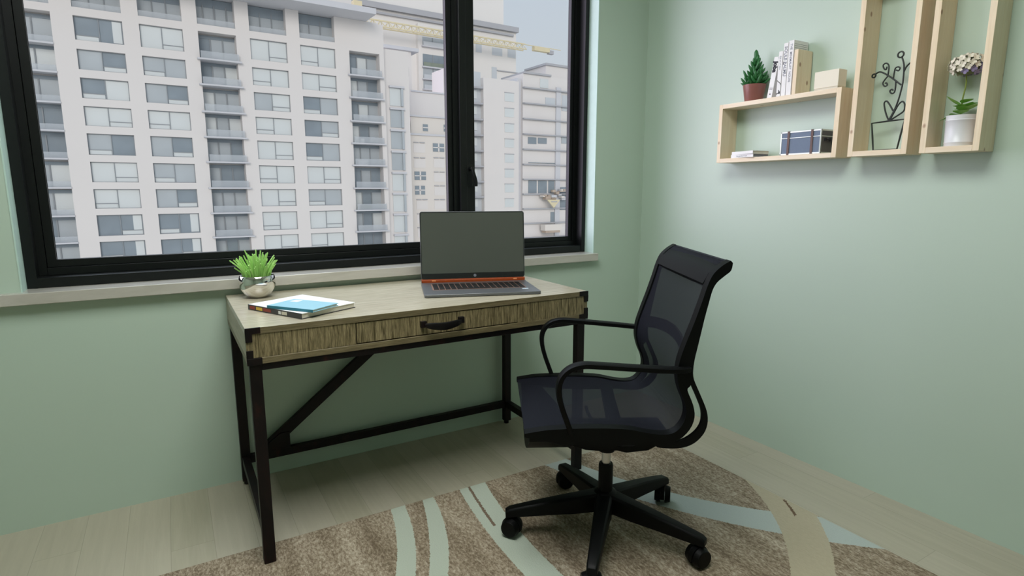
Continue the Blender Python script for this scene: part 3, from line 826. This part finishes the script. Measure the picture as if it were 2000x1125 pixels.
for y in (-.034, -.132):
    one(lambda b: (b.box(-.0022, .0, y-.0045, y+.0045, 0, TZ+.0012, 'strap'), b.box(-.0022, TD, y-.0045, y+.0045, TZ, TZ+.0012, 'strap')), 'strap', tk)
one(lambda b: (b.cyl((.024,-TW-.006,.052), (.052,-TW-.006,.052), .002, 'ink', seg=8), b.box(.020, .026, -TW-.007, -TW, .046, .058, 'ink'), b.box(.050, .056, -TW-.007, -TW, .046, .058, 'ink')), 'side_handle', tk)
for i, (z, y, x, m, lab) in enumerate(((0,-.649,-.095,'white','white magazine with printed spine at the bottom of the small stack in the long shelf'),
                                       (.0137,-.652,-.094,'white','white magazine on top of the small stack in the long shelf'))):
    mg = thing('magazine', lab, 'magazine', (x, y, IN+z), math.radians(-6-3*i), 'magazines in the long shelf')
    hh = .0135 if i == 0 else .012
    one(lambda b: b.box(0, .088, -.122, 0, hh-.0012, hh, m), 'cover', mg)
    one(lambda b: b.box(0, .088, -.122, 0, 0, .0012, m), 'cover', mg)
    one(lambda b: b.box(-.001, .001, -.122, 0, 0, hh, m), 'spine', mg)
    one(lambda b: b.box(.001, .086, -.120, -.002, .0012, hh-.0012, 'page' if i else 'inkgrey'), 'pages', mg)
    if i == 0:
        text('spine_title', 'the gentlewoman', .0085, (-.0012, -.030, .0042), (0,-1,0), (0,0,1), 'inkgrey', mg, .0002)

# wire plant ornament (lies in the plane of the box)
wo = thing('wire_plant_ornament', 'black bent wire ornament shaped like a curling plant in a pot', 'ornament', (-.05,-1.262,IN))
def wy(pts): return [(0, y+1.262, z-IN) for y, z in pts]
def wt(name, pts, closed=False, r=.0027, sm=6):
    P = [Vector(p) for p in wy(pts)]
    if sm: P = smooth_path(P, sm, closed)
    return one(lambda b: b.tube(P, r, 'wire', 8, closed), name, wo)
wt('pot_outline', [(-1.209,1.372),(-1.216,1.325),(-1.223,IN+.0025),(-1.262,IN+.0025),(-1.302,IN+.0025),(-1.309,1.325),(-1.317,1.376),(-1.262,1.3745)], True, .0030, 0)
wt('stem', [(-1.265,1.377),(-1.279,1.407),(-1.289,1.439),(-1.295,1.472),(-1.298,1.50),(-1.297,1.543),(-1.294,1.562),(-1.287,1.581)])
def circ(cy, cz, r, n=14): return [(cy+r*math.cos(2*PI*i/n), cz+r*math.sin(2*PI*i/n)) for i in range(n)]
wt('ring', circ(-1.282,1.591,.0095), True, .0027, 0)
wt('branch', [(-1.298,1.533),(-1.303,1.546),(-1.313,1.557),(-1.324,1.563)])
wt('ring', circ(-1.3275,1.5715,.008), True, .0027, 0)
wt('branch', [(-1.293,1.491),(-1.27,1.511),(-1.247,1.529),(-1.229,1.541),(-1.217,1.545),(-1.206,1.541)])
wt('ring', circ(-1.2,1.535,.006), True, .0027, 0)
for p in ([(-1.247,1.529),(-1.248,1.548),(-1.246,1.563),(-1.237,1.571),(-1.228,1.566),(-1.232,1.554),(-1.239,1.550),(-1.241,1.559)],
          [(-1.266,1.514),(-1.267,1.533),(-1.269,1.548),(-1.277,1.552),(-1.284,1.547),(-1.28,1.539),(-1.272,1.543)],
          [(-1.248,1.528),(-1.237,1.514),(-1.233,1.504),(-1.24,1.494),(-1.248,1.496),(-1.245,1.504),(-1.24,1.504)],
          [(-1.275,1.507),(-1.276,1.482),(-1.273,1.468),(-1.265,1.467),(-1.259,1.475),(-1.264,1.480),(-1.27,1.476)]):
    wt('curl', p, False, .0025)
wt('leaf', [(-1.265,1.377),(-1.254,1.40),(-1.245,1.43),(-1.246,1.441),(-1.253,1.442),(-1.264,1.428),(-1.276,1.408)])
wt('leaf', [(-1.268,1.376),(-1.281,1.404),(-1.291,1.425),(-1.301,1.435),(-1.308,1.432),(-1.312,1.422),(-1.311,1.404),(-1.294,1.391),(-1.27,1.377)])

# hydrangea
hy = thing('potted_hydrangea', 'white hydrangea bloom in a white enamel pot inside the far right pine box', 'plant', (-.052,-1.484,IN))
one(lambda b: b.lathe([(0,0),(.036,0),(.0375,.002),(.0375,.010),(.0385,.011),(.0385,.013),(.0375,.014),(.0395,.078),(.0405,.079),(.0405,.081),(.0395,.082),(.0405,.093),(.041,.095),(.039,.095),(.038,.088),(0,.088)], 'whitepot', 44), 'pot', hy)
one(lambda b: b.lathe([(0,.086),(.038,.0865)], 'soil', 20), 'soil', hy)
one(lambda b: b.tube(smooth_path([(0,.004,.086),(-.001,.003,.14),(.001,-.001,.19),(0,.002,.225)], 4), .0022, 'stem'), 'stem', hy)
def leafm(b, p, d, L_, w, droop=.3, m='leaf'):
    p = Vector(p); d = Vector(d).normalized(); s_ = d.cross(Vector((0,0,1))).normalized(); up = s_.cross(d)
    n = 7; vs = []
    for i in range(n+1):
        t = i/n; ww = w*math.sin(PI*min(.999, t**.75))**.9+.0006; c = p+d*L_*t-Vector((0,0,1))*droop*L_*t*t
        for k, zz in ((-1,.25),(0,0),(1,.25)): vs.append(c+s_*ww*k+up*ww*zz)
        vs.append(c-up*.0006)
    fs = []
    for i in range(n):
        a, c = i*4, (i+1)*4
        fs += [(a,a+1,c+1,c),(a+1,a+2,c+2,c+1),(a,c,c+3,a+3),(a+2,a+3,c+3,c+2)]
    b.add(vs, fs, m, True)
def leaves(b):
    for a, z, L_, w, dr_ in ((2.0,.088,.050,.014,.35),(1.2,.096,.036,.013,.1),(3.4,.10,.038,.015,.1),(-1.7,.105,.050,.017,-.15),(-2.6,.110,.036,.013,.0),(2.2,.125,.040,.014,-.5),(-2.0,.132,.034,.014,.0),(2.9,.118,.030,.013,.1),(-1.2,.120,.040,.014,.0),(.3,.11,.036,.014,.1),(-.5,.125,.036,.014,.1)):
        leafm(b, (0,.003,z), (math.cos(a)*.8, math.sin(a), .25), L_*1.1, w*1.35, dr_)
one(leaves, 'leaves', hy)
def bloom(b):
    n = 64
    for i in range(n):
        z = 1-1.72*(i+.5)/n; rr = math.sqrt(max(0, 1-z*z)); a = i*2.39996
        nrm = Vector((rr*math.cos(a), rr*math.sin(a), z)); ctr = Vector((0,.001,.246))+Vector((nrm.x*.040, nrm.y*.043, nrm.z*.032))*random.uniform(.92,1.08)
        u = nrm.orthogonal().normalized(); u.rotate(Matrix.Rotation(random.uniform(0,6), 3, nrm)); w = nrm.cross(u)
        m = 'lilac' if (nrm.z < -.3 and nrm.y < 0 and random.random() < .6) or (nrm.x > .5) else 'petal'
        for q in range(4):
            t = q*PI/2; dd = u*math.cos(t)+w*math.sin(t); pp = nrm.cross(dd)
            vs = []
            for (al, ac, hh) in ((0,0,0),(.35,.55,.0012),(.8,.62,.0022),(1.05,.25,.003),(1.05,-.25,.003),(.8,-.62,.0022),(.35,-.55,.0012)):
                vs.append(ctr+dd*al*.0092+pp*ac*.0070+nrm*hh*1.4)
            vs += [v-nrm*.0005 for v in vs]
            b.add(vs, [tuple(range(7)), tuple(range(13,6,-1))]+[(i_, (i_+1) % 7, 7+(i_+1) % 7, 7+i_) for i_ in range(7)], m, True)
one(bloom, 'flower_head', hy)
one(lambda b: b.lathe([(0,.215),(.026,.224),(.033,.246),(.026,.268),(0,.275)], 'budgreen', 20), 'flower_core', hy)

# ------------------------------------------------------------------ ceiling lamp of the room
LAMP = thing('ceiling_lamp', 'flat square white ceiling lamp panel', 'lamp', (-1.9,-1.42,H))
def em(name, col, st):
    k = N(name); k.t.nodes.remove(k.p); e_ = k.n('ShaderNodeEmission'); e_.inputs[0].default_value = col; e_.inputs[1].default_value = st
    k.l(e_.outputs[0], k.out.inputs[0]); return k.m
M['lampglow'] = em('lamp diffuser', (.98,1,.975,1), 11.3)
one(lambda b: b.box(-.62,.62,-.62,.62,-.05,-.0005,'white'), 'housing', LAMP, .004)
one(lambda b: b.box(-.59,.59,-.59,.59,-.054,-.0502,'lampglow'), 'diffuser', LAMP)

# ------------------------------------------------------------------ the city outside
AL = math.radians(2.5)
# facade frame: local x along the facade, local +y away from the room, local z up; metres
FO = (.559, 75.6, 0)
K = 1.25
fz = lambda z: -.285+K*z
def city(name, label, depth, u0, cat='building'):
    c, s = math.cos(AL), math.sin(AL)
    loc = (FO[0]+c*u0*K-s*depth*K, FO[1]+s*u0*K+c*depth*K, fz(-14))
    t = thing(name, label, cat, loc, AL); t['_u'] = u0; return t
def cp(t, fn, name, parent=None):
    """fn writes boxes in grid units (u, depth, z)"""
    u0 = t['_u']; b = MB(); fn(b)
    b.v = [((x-u0)*K, y*K, fz(z)-fz(-14)) for x, y, z in b.v]
    return b.build(name, parent or t)
ROWS = [(12.68,11.05),(10.40,8.74),(8.10,6.49),(5.85,4.08),(3.48,1.76),(1.16,-.51),(-1.07,-2.90),(-3.40,-5.1),(-5.7,-7.4)]
ROWS = [(15.30,13.39)]+ROWS
BTOP = 18.45
ap = city('apartment_building', 'large white apartment block with rows of windows and balconies filling the left pane', 0, 3)
winc = {'B':(-7.57,-4.18),'C':(-2.96,.35),'E':(5.93,9.28),'F':(10.53,14.0)}
balc = {'A':(-13.2,-9.05),'D':(1.56,4.72),'G':(15.45,18.70)}
Hc = (19.95,21.40)
def wallgrid(b):
    cols = sorted(list(winc.values())+list(balc.values())); x = -17.0
    for a, c in cols:
        b.box(x, a, 0, 1.6, -14, BTOP, 'facade'); x = c
    b.box(x, 19.2, 0, 1.6, -14, BTOP-.1, 'facade')
    for a, c in winc.values():
        z = BTOP
        b.box(a, c, .0, 1.6, 15.30, 15.95, 'facade')
        for i in range(len(ROWS)-1): b.box(a, c, .0, 1.6, ROWS[i+1][0], ROWS[i][1], 'facade')
        b.box(a, c, 0, 1.6, -14, ROWS[-1][1], 'facade')
    for a, c in balc.values():
        b.box(a, c, 1.2, 1.6, -14, BTOP, 'facade')
        b.box(a, c, 0, 1.2, 15.35, 15.95 if a < 10 else BTOP, 'facade')
    b.box(-17, 19.2, 1.6, 5, -14, BTOP-.1, 'facade')
    # set-back narrow bay with its own column of windows
    b.box(19.2, 22.4, .9, 5, -14, 16.2, 'facade')
cp(ap, wallgrid, 'facade')
def roofslab(b):
    b.box(-17, 17.4, -3.0, 4, 18.46, 19.0, 'slab')
    b.box(-17, 14.5, -.5, 4, 19.0, 21.0, 'facade')
    b.box(8.5, 15.0, -2.7, -2.2, 19.0, 19.5, 'facade')
cp(ap, roofslab, 'roof_slab')
# window styles read off the facade: l light blind, g grey, d dark
sty = {'B':['dl','dl','gg','Dll','ll','dg','ll','ll','dl','dd'],
       'C':['ll','lg','lgd','ll','gD','gg','gd','dd','dd','dd'],
       'E':['ll','ll','gl','ll','ll','ll','ll','ll','ll','ll'],
       'F':['ll','ll','Dg','Dg','dg','ll','gg','ll','ll','ll']}
sty = {'B':['dd','gd','dl','ll','gd','ll','ll','dd','dd','dd'],'C':['ll','gg','gd','ll','gd','gg','gd','dd','dd','dd'],'E':sty['E'],'F':['ll','ll','dg','dg','dg','ll','gg','ll','ll','ll']}
mm = {'l':'blind','g':'paneg','d':'paned'}
def make_win(t, a, c, zt, zb, st, tr, d0=.28, parent=None):
    def f(b):
        m_ = (a+c)/2; w = .055
        b.box(a, m_, d0, d0+.05, zb, zt, mm[st[0]]); b.box(m_, c, d0, d0+.05, zb, zt, mm[st[1]])
        y0, y1 = d0-.05, d0
        b.box(a, a+w, y0, y1, zb, zt, 'wframe'); b.box(c-w, c, y0, y1, zb, zt, 'wframe')
        b.box(a, c, y0, y1, zt-w, zt, 'wframe'); b.box(a, c, y0, y1, zb, zb+w*.7, 'wframe'); b.box(m_-w*.5, m_+w*.5, y0-.02, y1, zb, zt, 'wframe')
        x0, x1 = (a, m_) if tr else (m_, c)
        b.box(x0, x1, y0-.01, y1, zb+.40, zb+.46, 'wframe')
        if st[0] == 'd' and st[1] == 'd': b.box(c-.75, c-.1, y0+.02, y1+.01, zb+.1, zt-.08, 'blind')
        b.box(x0+.08, x1-.08, y1-.02, y1, zb+.06, zb+.40, 'blind')
    return cp(t, f, 'window', parent)
for key, (a, c) in winc.items():
    for i, (zt, zb) in enumerate(ROWS):
        make_win(ap, a+.0, c-.0, zt, zb, sty[key][i], (i+ord(key)) % 2 == 0)
    def bigw(b):
        b.box(a, c, .9, .95, 15.95, 18.4, 'paneg'); b.box(a, c, .86, .9, 17.5, 18.42, 'paned')
        for q in (.34, .66): b.box(a+(c-a)*q-.04, a+(c-a)*q+.04, .82, .9, 15.95, 17.9, 'wframe')
        b.box(a, c, .1, .14, 15.95, 16.45, 'balglass')
    cp(ap, bigw, 'penthouse_window')
for a, c in (balc['A'], balc['D']):
    def bigd(b):
        b.box(a, c, 1.0, 1.1, 15.95, 18.4, 'paneg'); b.box(a, c, .96, 1.0, 17.7, 18.42, 'paned')
        for q in (.2, .5, .82): b.box(a+(c-a)*q-.05, a+(c-a)*q+.05, .9, 1.0, 15.95, 17.9, 'wframe')
        b.box(a, c, .1, .14, 15.95, 16.5, 'balglass')
    cp(ap, bigd, 'penthouse_window')
brow = [15.3,12.9,10.5,8.22,5.93,3.52,1.15,-1.15,-3.5,-5.9]
for key, (a, c) in balc.items():
    for i, zt in enumerate(brow):
        zb = zt-2.3 if i else zt-2.45
        def bal(b):
            r = random.Random(i*7+ord(key))
            # doors at the back of the recess
            n = 3; ws = sorted(r.uniform(.2,.8) for _ in range(2))
            xs = [a]+[a+(c-a)*(j+1)/n for j in range(n)]
            for j in range(n): b.box(xs[j], xs[j+1], 1.1, 1.16, zb+.1, zt-.32, r.choice(['paned','paneg','blind','paneg']))
            b.box(a, c, 1.06, 1.2, zt-.34, zt-.05, 'paned')
            for x in xs[1:-1]: b.box(x-.05, x+.05, 1.02, 1.1, zb+.1, zt-.3, 'wframe')
            o = .35 if key != 'A' else .0
            b.box(a-.25*(key != 'A'), c+.3*(key != 'A'), -o-.1, 1.2, zb-.02, zb+.12, 'slab')
            b.box(a+.05, c+.1*(key != 'A'), -o, -o+.04, zb+.14, zb+.75, 'balglass') if key != 'A' else b.box(a, c, .05, .1, zb+.14, zb+.6, 'balglass')
            if r.random() < .6: b.box(a+.5+r.random(), a+.9+r.random(), .3, .7, zb+.1, zb+.6, r.choice(['plant','slab','white']))
        cp(ap, bal, 'balcony')
for i in range(9):
    zt = 12.3-2.33*i; 
    def hb(b):
        b.box(Hc[0], Hc[1]+.3, .55, .9, zt-.1, zt+.1, 'slab'); b.box(Hc[0]+.1, Hc[1]-.1, .84, .88, zt-2.0, zt-.12, 'blind' if i in (0,4,5,6,7,8) else 'paneg')
        b.box(Hc[1]-.1, Hc[1]+.15, .6, .9, zt-2.0, zt-.12, 'paneg')
    cp(ap, hb, 'bay_window')
rw = city('rear_white_wing', 'plain white building wing with a stepped roof behind the narrow bay of the apartment block', 9, 26)
def uppershapes(b):
    b.box(21.7, 26.3, 0, 3, -14, 18.2, 'facade'); b.box(21.5, 27.2, -.4, 3, 18.2, 18.6, 'slab'); b.box(26.3, 31, 0, 3, -14, 13.4, 'facade')
    b.box(26.1, 31.1, -.15, 3, 13.4, 13.6, 'slab')
cp(rw, uppershapes, 'walls')
for q in ((22.9,24.5,16.3,17.7),(22.9,24.5,13.8,15.2),(24.9,25.9,15.2,16.3)):
    cp(rw, lambda b: b.box(q[0], q[1], -.06, .0, q[2], q[3], 'balglass'), 'window')

# beige building right of the apartment block
bg = city('beige_building', 'beige building with small four-pane windows right of the white apartment block', 4, 26)
def bgb(b):
    b.box(22.7, 29.6, 4-4, 4, -14, 7.55, 'beige'); b.box(22.6, 29.8, -.15, 4, 7.55, 7.78, 'slab')
    b.box(24.0, 29.6, .4, 4, 7.78, 9.75, 'beige'); b.box(23.8, 30.0, .2, 4, 9.75, 9.95, 'slab')
    b.box(22.6, 24.0, .9, 4, 7.78, 9.4, 'roofgrey')
cp(bg, bgb, 'walls')
def small_win(t, u0, u1, z0, z1, d=-.06, four=True, m='paned'):
    def f(b):
        b.box(u0, u1, d, d+.1, z0, z1, m); um, zm = (u0+u1)/2, (z0+z1)/2
        if four: b.box(um-.09, um+.09, d-.03, d, z0, z1, 'facade')
        b.box(u0, u1, d-.03, d, zm-.06, zm+.06, 'facade')
    return cp(t, f, 'window')
small_win(bg, 26.64, 28.15, 5.72, 6.71); small_win(bg, 24.11, 25.6, 2.27, 3.29); small_win(bg, 24.12, 25.44, .53, 1.58)
small_win(bg, 25.55, 26.2, 8.14, 8.94, .34, False); small_win(bg, 28.36, 29.05, 8.23, 9.05, .34, False)
def ledges(b):
    for u, z in ((24.08,6.72),(24.09,4.92),(26.69,4.99),(26.69,3.27),(26.71,1.59),(24.27,-.08),(26.67,-.1),(24.3,-1.8),(26.7,-1.8),(24.3,-3.5),(26.7,-3.5)):
        for k in (0, .8): b.box(u+k, u+k+.65, -.12, 0, z-.04, z+.05, 'roofgrey')
        b.box(u, u+1.5, -.03, 0, z-1.2, z-.1, 'facade')
cp(bg, ledges, 'window_ledges')

# hazy tall block behind
tb = city('tall_tower_block', 'hazy tall cream tower block behind the crane with stepped cornices at its top', 25, 42)
def tbb(b):
    b.box(20, 52.7, 0, 8, -14, 27.4, 'beige2'); b.box(20, 52.9, -.6, 8, 27.4, 28.2, 'roofgrey'); b.box(20, 50, -.3, 8, 28.2, 33, 'beige2')
    b.box(20, 52.0, -.4, 0, 26.7, 27.0, 'roofgrey')
    b.box(34.2, 43.6, -.8, 0, 10, 26.2, 'beige2')
    b.box(48.8, 53.0, -.2, 0, 20.85, 21.0, 'roofgrey'); b.box(48.8, 53.0, -.2, 0, 19.0, 19.15, 'roofgrey')
cp(tb, tbb, 'walls')
for u0, u1, z0, z1 in ((44.8,45.9,23.4,24.8),(47.9,49.9,23.3,24.5),(51.0,53.0,23.3,24.7),(47.8,48.8,18.9,21.4)):
    cp(tb, lambda b: b.box(u0, min(u1,52.6), -.06, .1, z0, z1, 'hazeglass'), 'window')
for z0, z1, m in ((23.0,24.3,'paneg'),(19.95,21.8,'paned'),(18.15,19.75,'paneg'),(16.6,17.9,'paneg')):
    def lb(b):
        b.box(34.9, 40.3, -.85, -.75, z0, z1, m); b.box(34.7, 40.5, -1.3, -.8, z0-.2, z0, 'slab')
        b.box(34.9, 40.2, -1.2, -1.1, z0, z0+.6, 'plant' if m == 'paned' else 'hazeglass'); b.box(36.5, 36.65, -.9, -.8, z0, z1, 'wframe'); b.box(38.6, 38.75, -.9, -.8, z0, z1, 'wframe')
    cp(tb, lb, 'balcony')

# slim white tower and white stepped block in the right pane
wt_ = city('slim_white_tower', 'plain white slim tower with a strip of grey balconies on its left edge', 10, 39)
cp(wt_, lambda b: (b.box(37.4, 43.3, 0, 6, -14, 16.4, 'facade'), b.box(35.6, 37.4, .8, 4, -14, 17.2, 'hazeglass'), b.box(31.5, 35.7, 0.5, 4, -14, 17.0, 'facade')), 'walls')
for i in range(11):
    z = 15.0-2.13*i
    cp(wt_, lambda b: (b.box(35.6, 37.3, -.1, .8, z-.12, z+.1, 'roofgrey'), b.box(35.9, 36.7, .7, .8, z-1.4, z-.3, 'blind')), 'balcony')
    cp(wt_, lambda b: (b.box(40.85, 42.4, -.05, 0, z-1.5, z-.3, 'blind'), b.box(40.8, 42.45, -.1, 0, z-.33, z-.25, 'roofgrey')), 'window')
rb = city('stepped_white_block', 'white block with long floor ledges and dark openings at the right edge of the view', 10, 48)
def rbb(b):
    b.box(44.0, 57, 0, 6, -14, 17.6, 'facade'); b.box(43.35, 44.1, .5, 6, -14, 17.0, 'slab')
    b.box(44.0, 48.9, -.3, 6, 17.6, 17.85, 'roofgrey'); b.box(48.5, 57, .6, 6, 17.6, 19.3, 'facade'); b.box(48.3, 57.3, .3, 6, 19.3, 19.6, 'roofgrey')
    b.box(49.9, 50.8, -.25, 0, -14, 16.2, 'slab')
cp(rb, rbb, 'walls')
for i in range(11):
    z = 15.65-2.17*i
    cp(rb, lambda b: b.box(43.9, 57, -.5, 0, z-.1, z+.08, 'roofgrey'), 'floor_ledge')
for u0, u1, z0, z1, m in ((44.9,46.4,7.8,8.75,'paned'),(46.7,48.3,7.9,8.75,'paned'),(51.1,52.6,8.1,9.25,'paneg'),(45.0,46.5,.6,2.45,'paned'),(46.8,48.4,.6,2.45,'paned'),(48.7,49.8,.6,2.45,'paned'),(51.0,53.5,-2.0,1.5,'paned'),(47.0,48.5,15.9,17.2,'blind'),(48.0,49.8,13.4,14.6,'hazeglass'),(51.1,53,12.9,15.2,'hazeglass'),(49.2,50.5,-3.9,-2.3,'paned'),(45.0,50.0,5.0,5.12,'paned')):
    cp(rb, lambda b: b.box(u0, u1, -.08, .1, z0, z1, m), 'window')
def rub(b):
    r = random.Random(3)
    for i in range(26):
        u = r.uniform(46.2, 53); z = r.uniform(-.6, .9) if u > 48 else r.uniform(-.4, .3); w = r.uniform(.3, 1.1)
        b.box(u, u+w, -1.6+r.random()*.6, -.6, z, z+r.uniform(.12,.5), r.choice(['tan','slab','beige','tan']))
o = cp(rb, rub, 'rubble')
o = cp(rb, lambda b: (b.prism([(47.2,-.38),(49.6,-.38),(48.45,-1.6)], 1, -1.9, -1.7, 'cyel'), b.box(47.9,49.0,-1.95,-1.9,-.75,-.6,'roofgrey')), 'warning_sign')
o['label'] = 'yellow downward pointing triangle sign'
cp(rb, lambda b: (b.box(46.9, 50.1, -1.8, -.6, -5.0, -4.1, 'beige'), b.box(47.1, 49.8, -1.7, -.6, -5.35, -5.0, 'tan')), 'site_hut')

# tower crane: horizontal lattice jib
cr = city('tower_crane', 'hazy pale yellow tower crane jib reaching horizontally across both panes', 22, 44, 'crane')
def jib(b):
    z0, z1, d0, d1 = 24.1, 25.0, -.5, .5
    x0, x1 = 24.5, 52.5
    b.box(x0, x1, d0-.08, d0+.08, z0-.08, z0+.08, 'cyel'); b.box(x0, x1, d1-.08, d1+.08, z0-.08, z0+.08, 'cyel'); b.box(x0, x1, -.09, .09, z1-.09, z1+.09, 'cyel')
    n = 24
    for i in range(n):
        a = x0+(x1-x0)*i/n; c = a+(x1-x0)/n; m_ = (a+c)/2
        for d in (d0, d1):
            b.cyl((a,d,z0), (m_,0,z1), .05, 'cyel', seg=5); b.cyl((m_,0,z1), (c,d,z0), .05, 'cyel', seg=5)
cp(cr, jib, 'jib')
cp(cr, lambda b: (b.box(52.5, 60, -.06, .06, 24.9, 25.0, 'cyel'), b.box(54.2, 57.4, -.4, .4, 24.2, 24.9, 'cyel'), b.box(57.3, 58.3, -.3, .3, 24.0, 24.6, 'roofgrey')), 'trolley')
cp(cr, lambda b: (b.box(23.4, 24.6, -.6, .6, -14, 27, 'cyel')), 'mast')

# ------------------------------------------------------------------ light
w = bpy.data.worlds.new('sky'); scene.world = w; w.use_nodes = True
nt = w.node_tree; bgn = nt.nodes['Background']
tc = nt.nodes.new('ShaderNodeTexCoord'); sp = nt.nodes.new('ShaderNodeSeparateXYZ'); rp = nt.nodes.new('ShaderNodeValToRGB')
nt.links.new(tc.outputs['Generated'], sp.inputs[0]); nt.links.new(sp.outputs[2], rp.inputs[0]); nt.links.new(rp.outputs[0], bgn.inputs[0])
rp.color_ramp.elements[0].position = 0.0; rp.color_ramp.elements[0].color = (.60,.63,.66,1)
rp.color_ramp.elements[1].position = .6; rp.color_ramp.elements[1].color = (.50,.60,.74,1)
bgn.inputs[1].default_value = 1.0

def sun(name, d, strength, ang, col=(1,1,1)):
    l = bpy.data.lights.new(name, 'SUN'); l.energy = strength; l.angle = math.radians(ang); l.color = col
    o = bpy.data.objects.new(name, l); C.objects.link(o); o.rotation_euler = Vector(d).to_track_quat('-Z', 'Y').to_euler(); return o
sun('facade_fill_sun', (.35, .9, -.25), 1.35, 25, (1,.955,.92))  # extra sun lamp, added to brighten the buildings outside
sun('daylight_through_window', (.70, -.60, -.13), 2.4, 55, (1,.87,1.12))
sun('sill_fill_sun', (.12, -.52, -.85), 2.0, 45, (.86,.95,1.08))  # another added sun lamp, lifting the brightness of the sill top

# ------------------------------------------------------------------ camera
cam = bpy.data.cameras.new('camera'); cam.sensor_width = 36; cam.lens = 1130.75/2000*36; cam.clip_end = 500; cam.clip_start = .05
co = bpy.data.objects.new('camera', cam); C.objects.link(co)
co.location = (-2.2373,-2.3914,1.14)
co.rotation_euler = (PI/2-.16858, 0, -.53385)
scene.camera = co
for o in bpy.data.objects:
    if '_u' in o: del o['_u']
vs_ = scene.view_settings
vs_.view_transform = 'Standard'; vs_.look = 'None'; vs_.gamma = 1; vs_.exposure = 0
try: vs_.use_curve_mapping = False
except Exception: pass
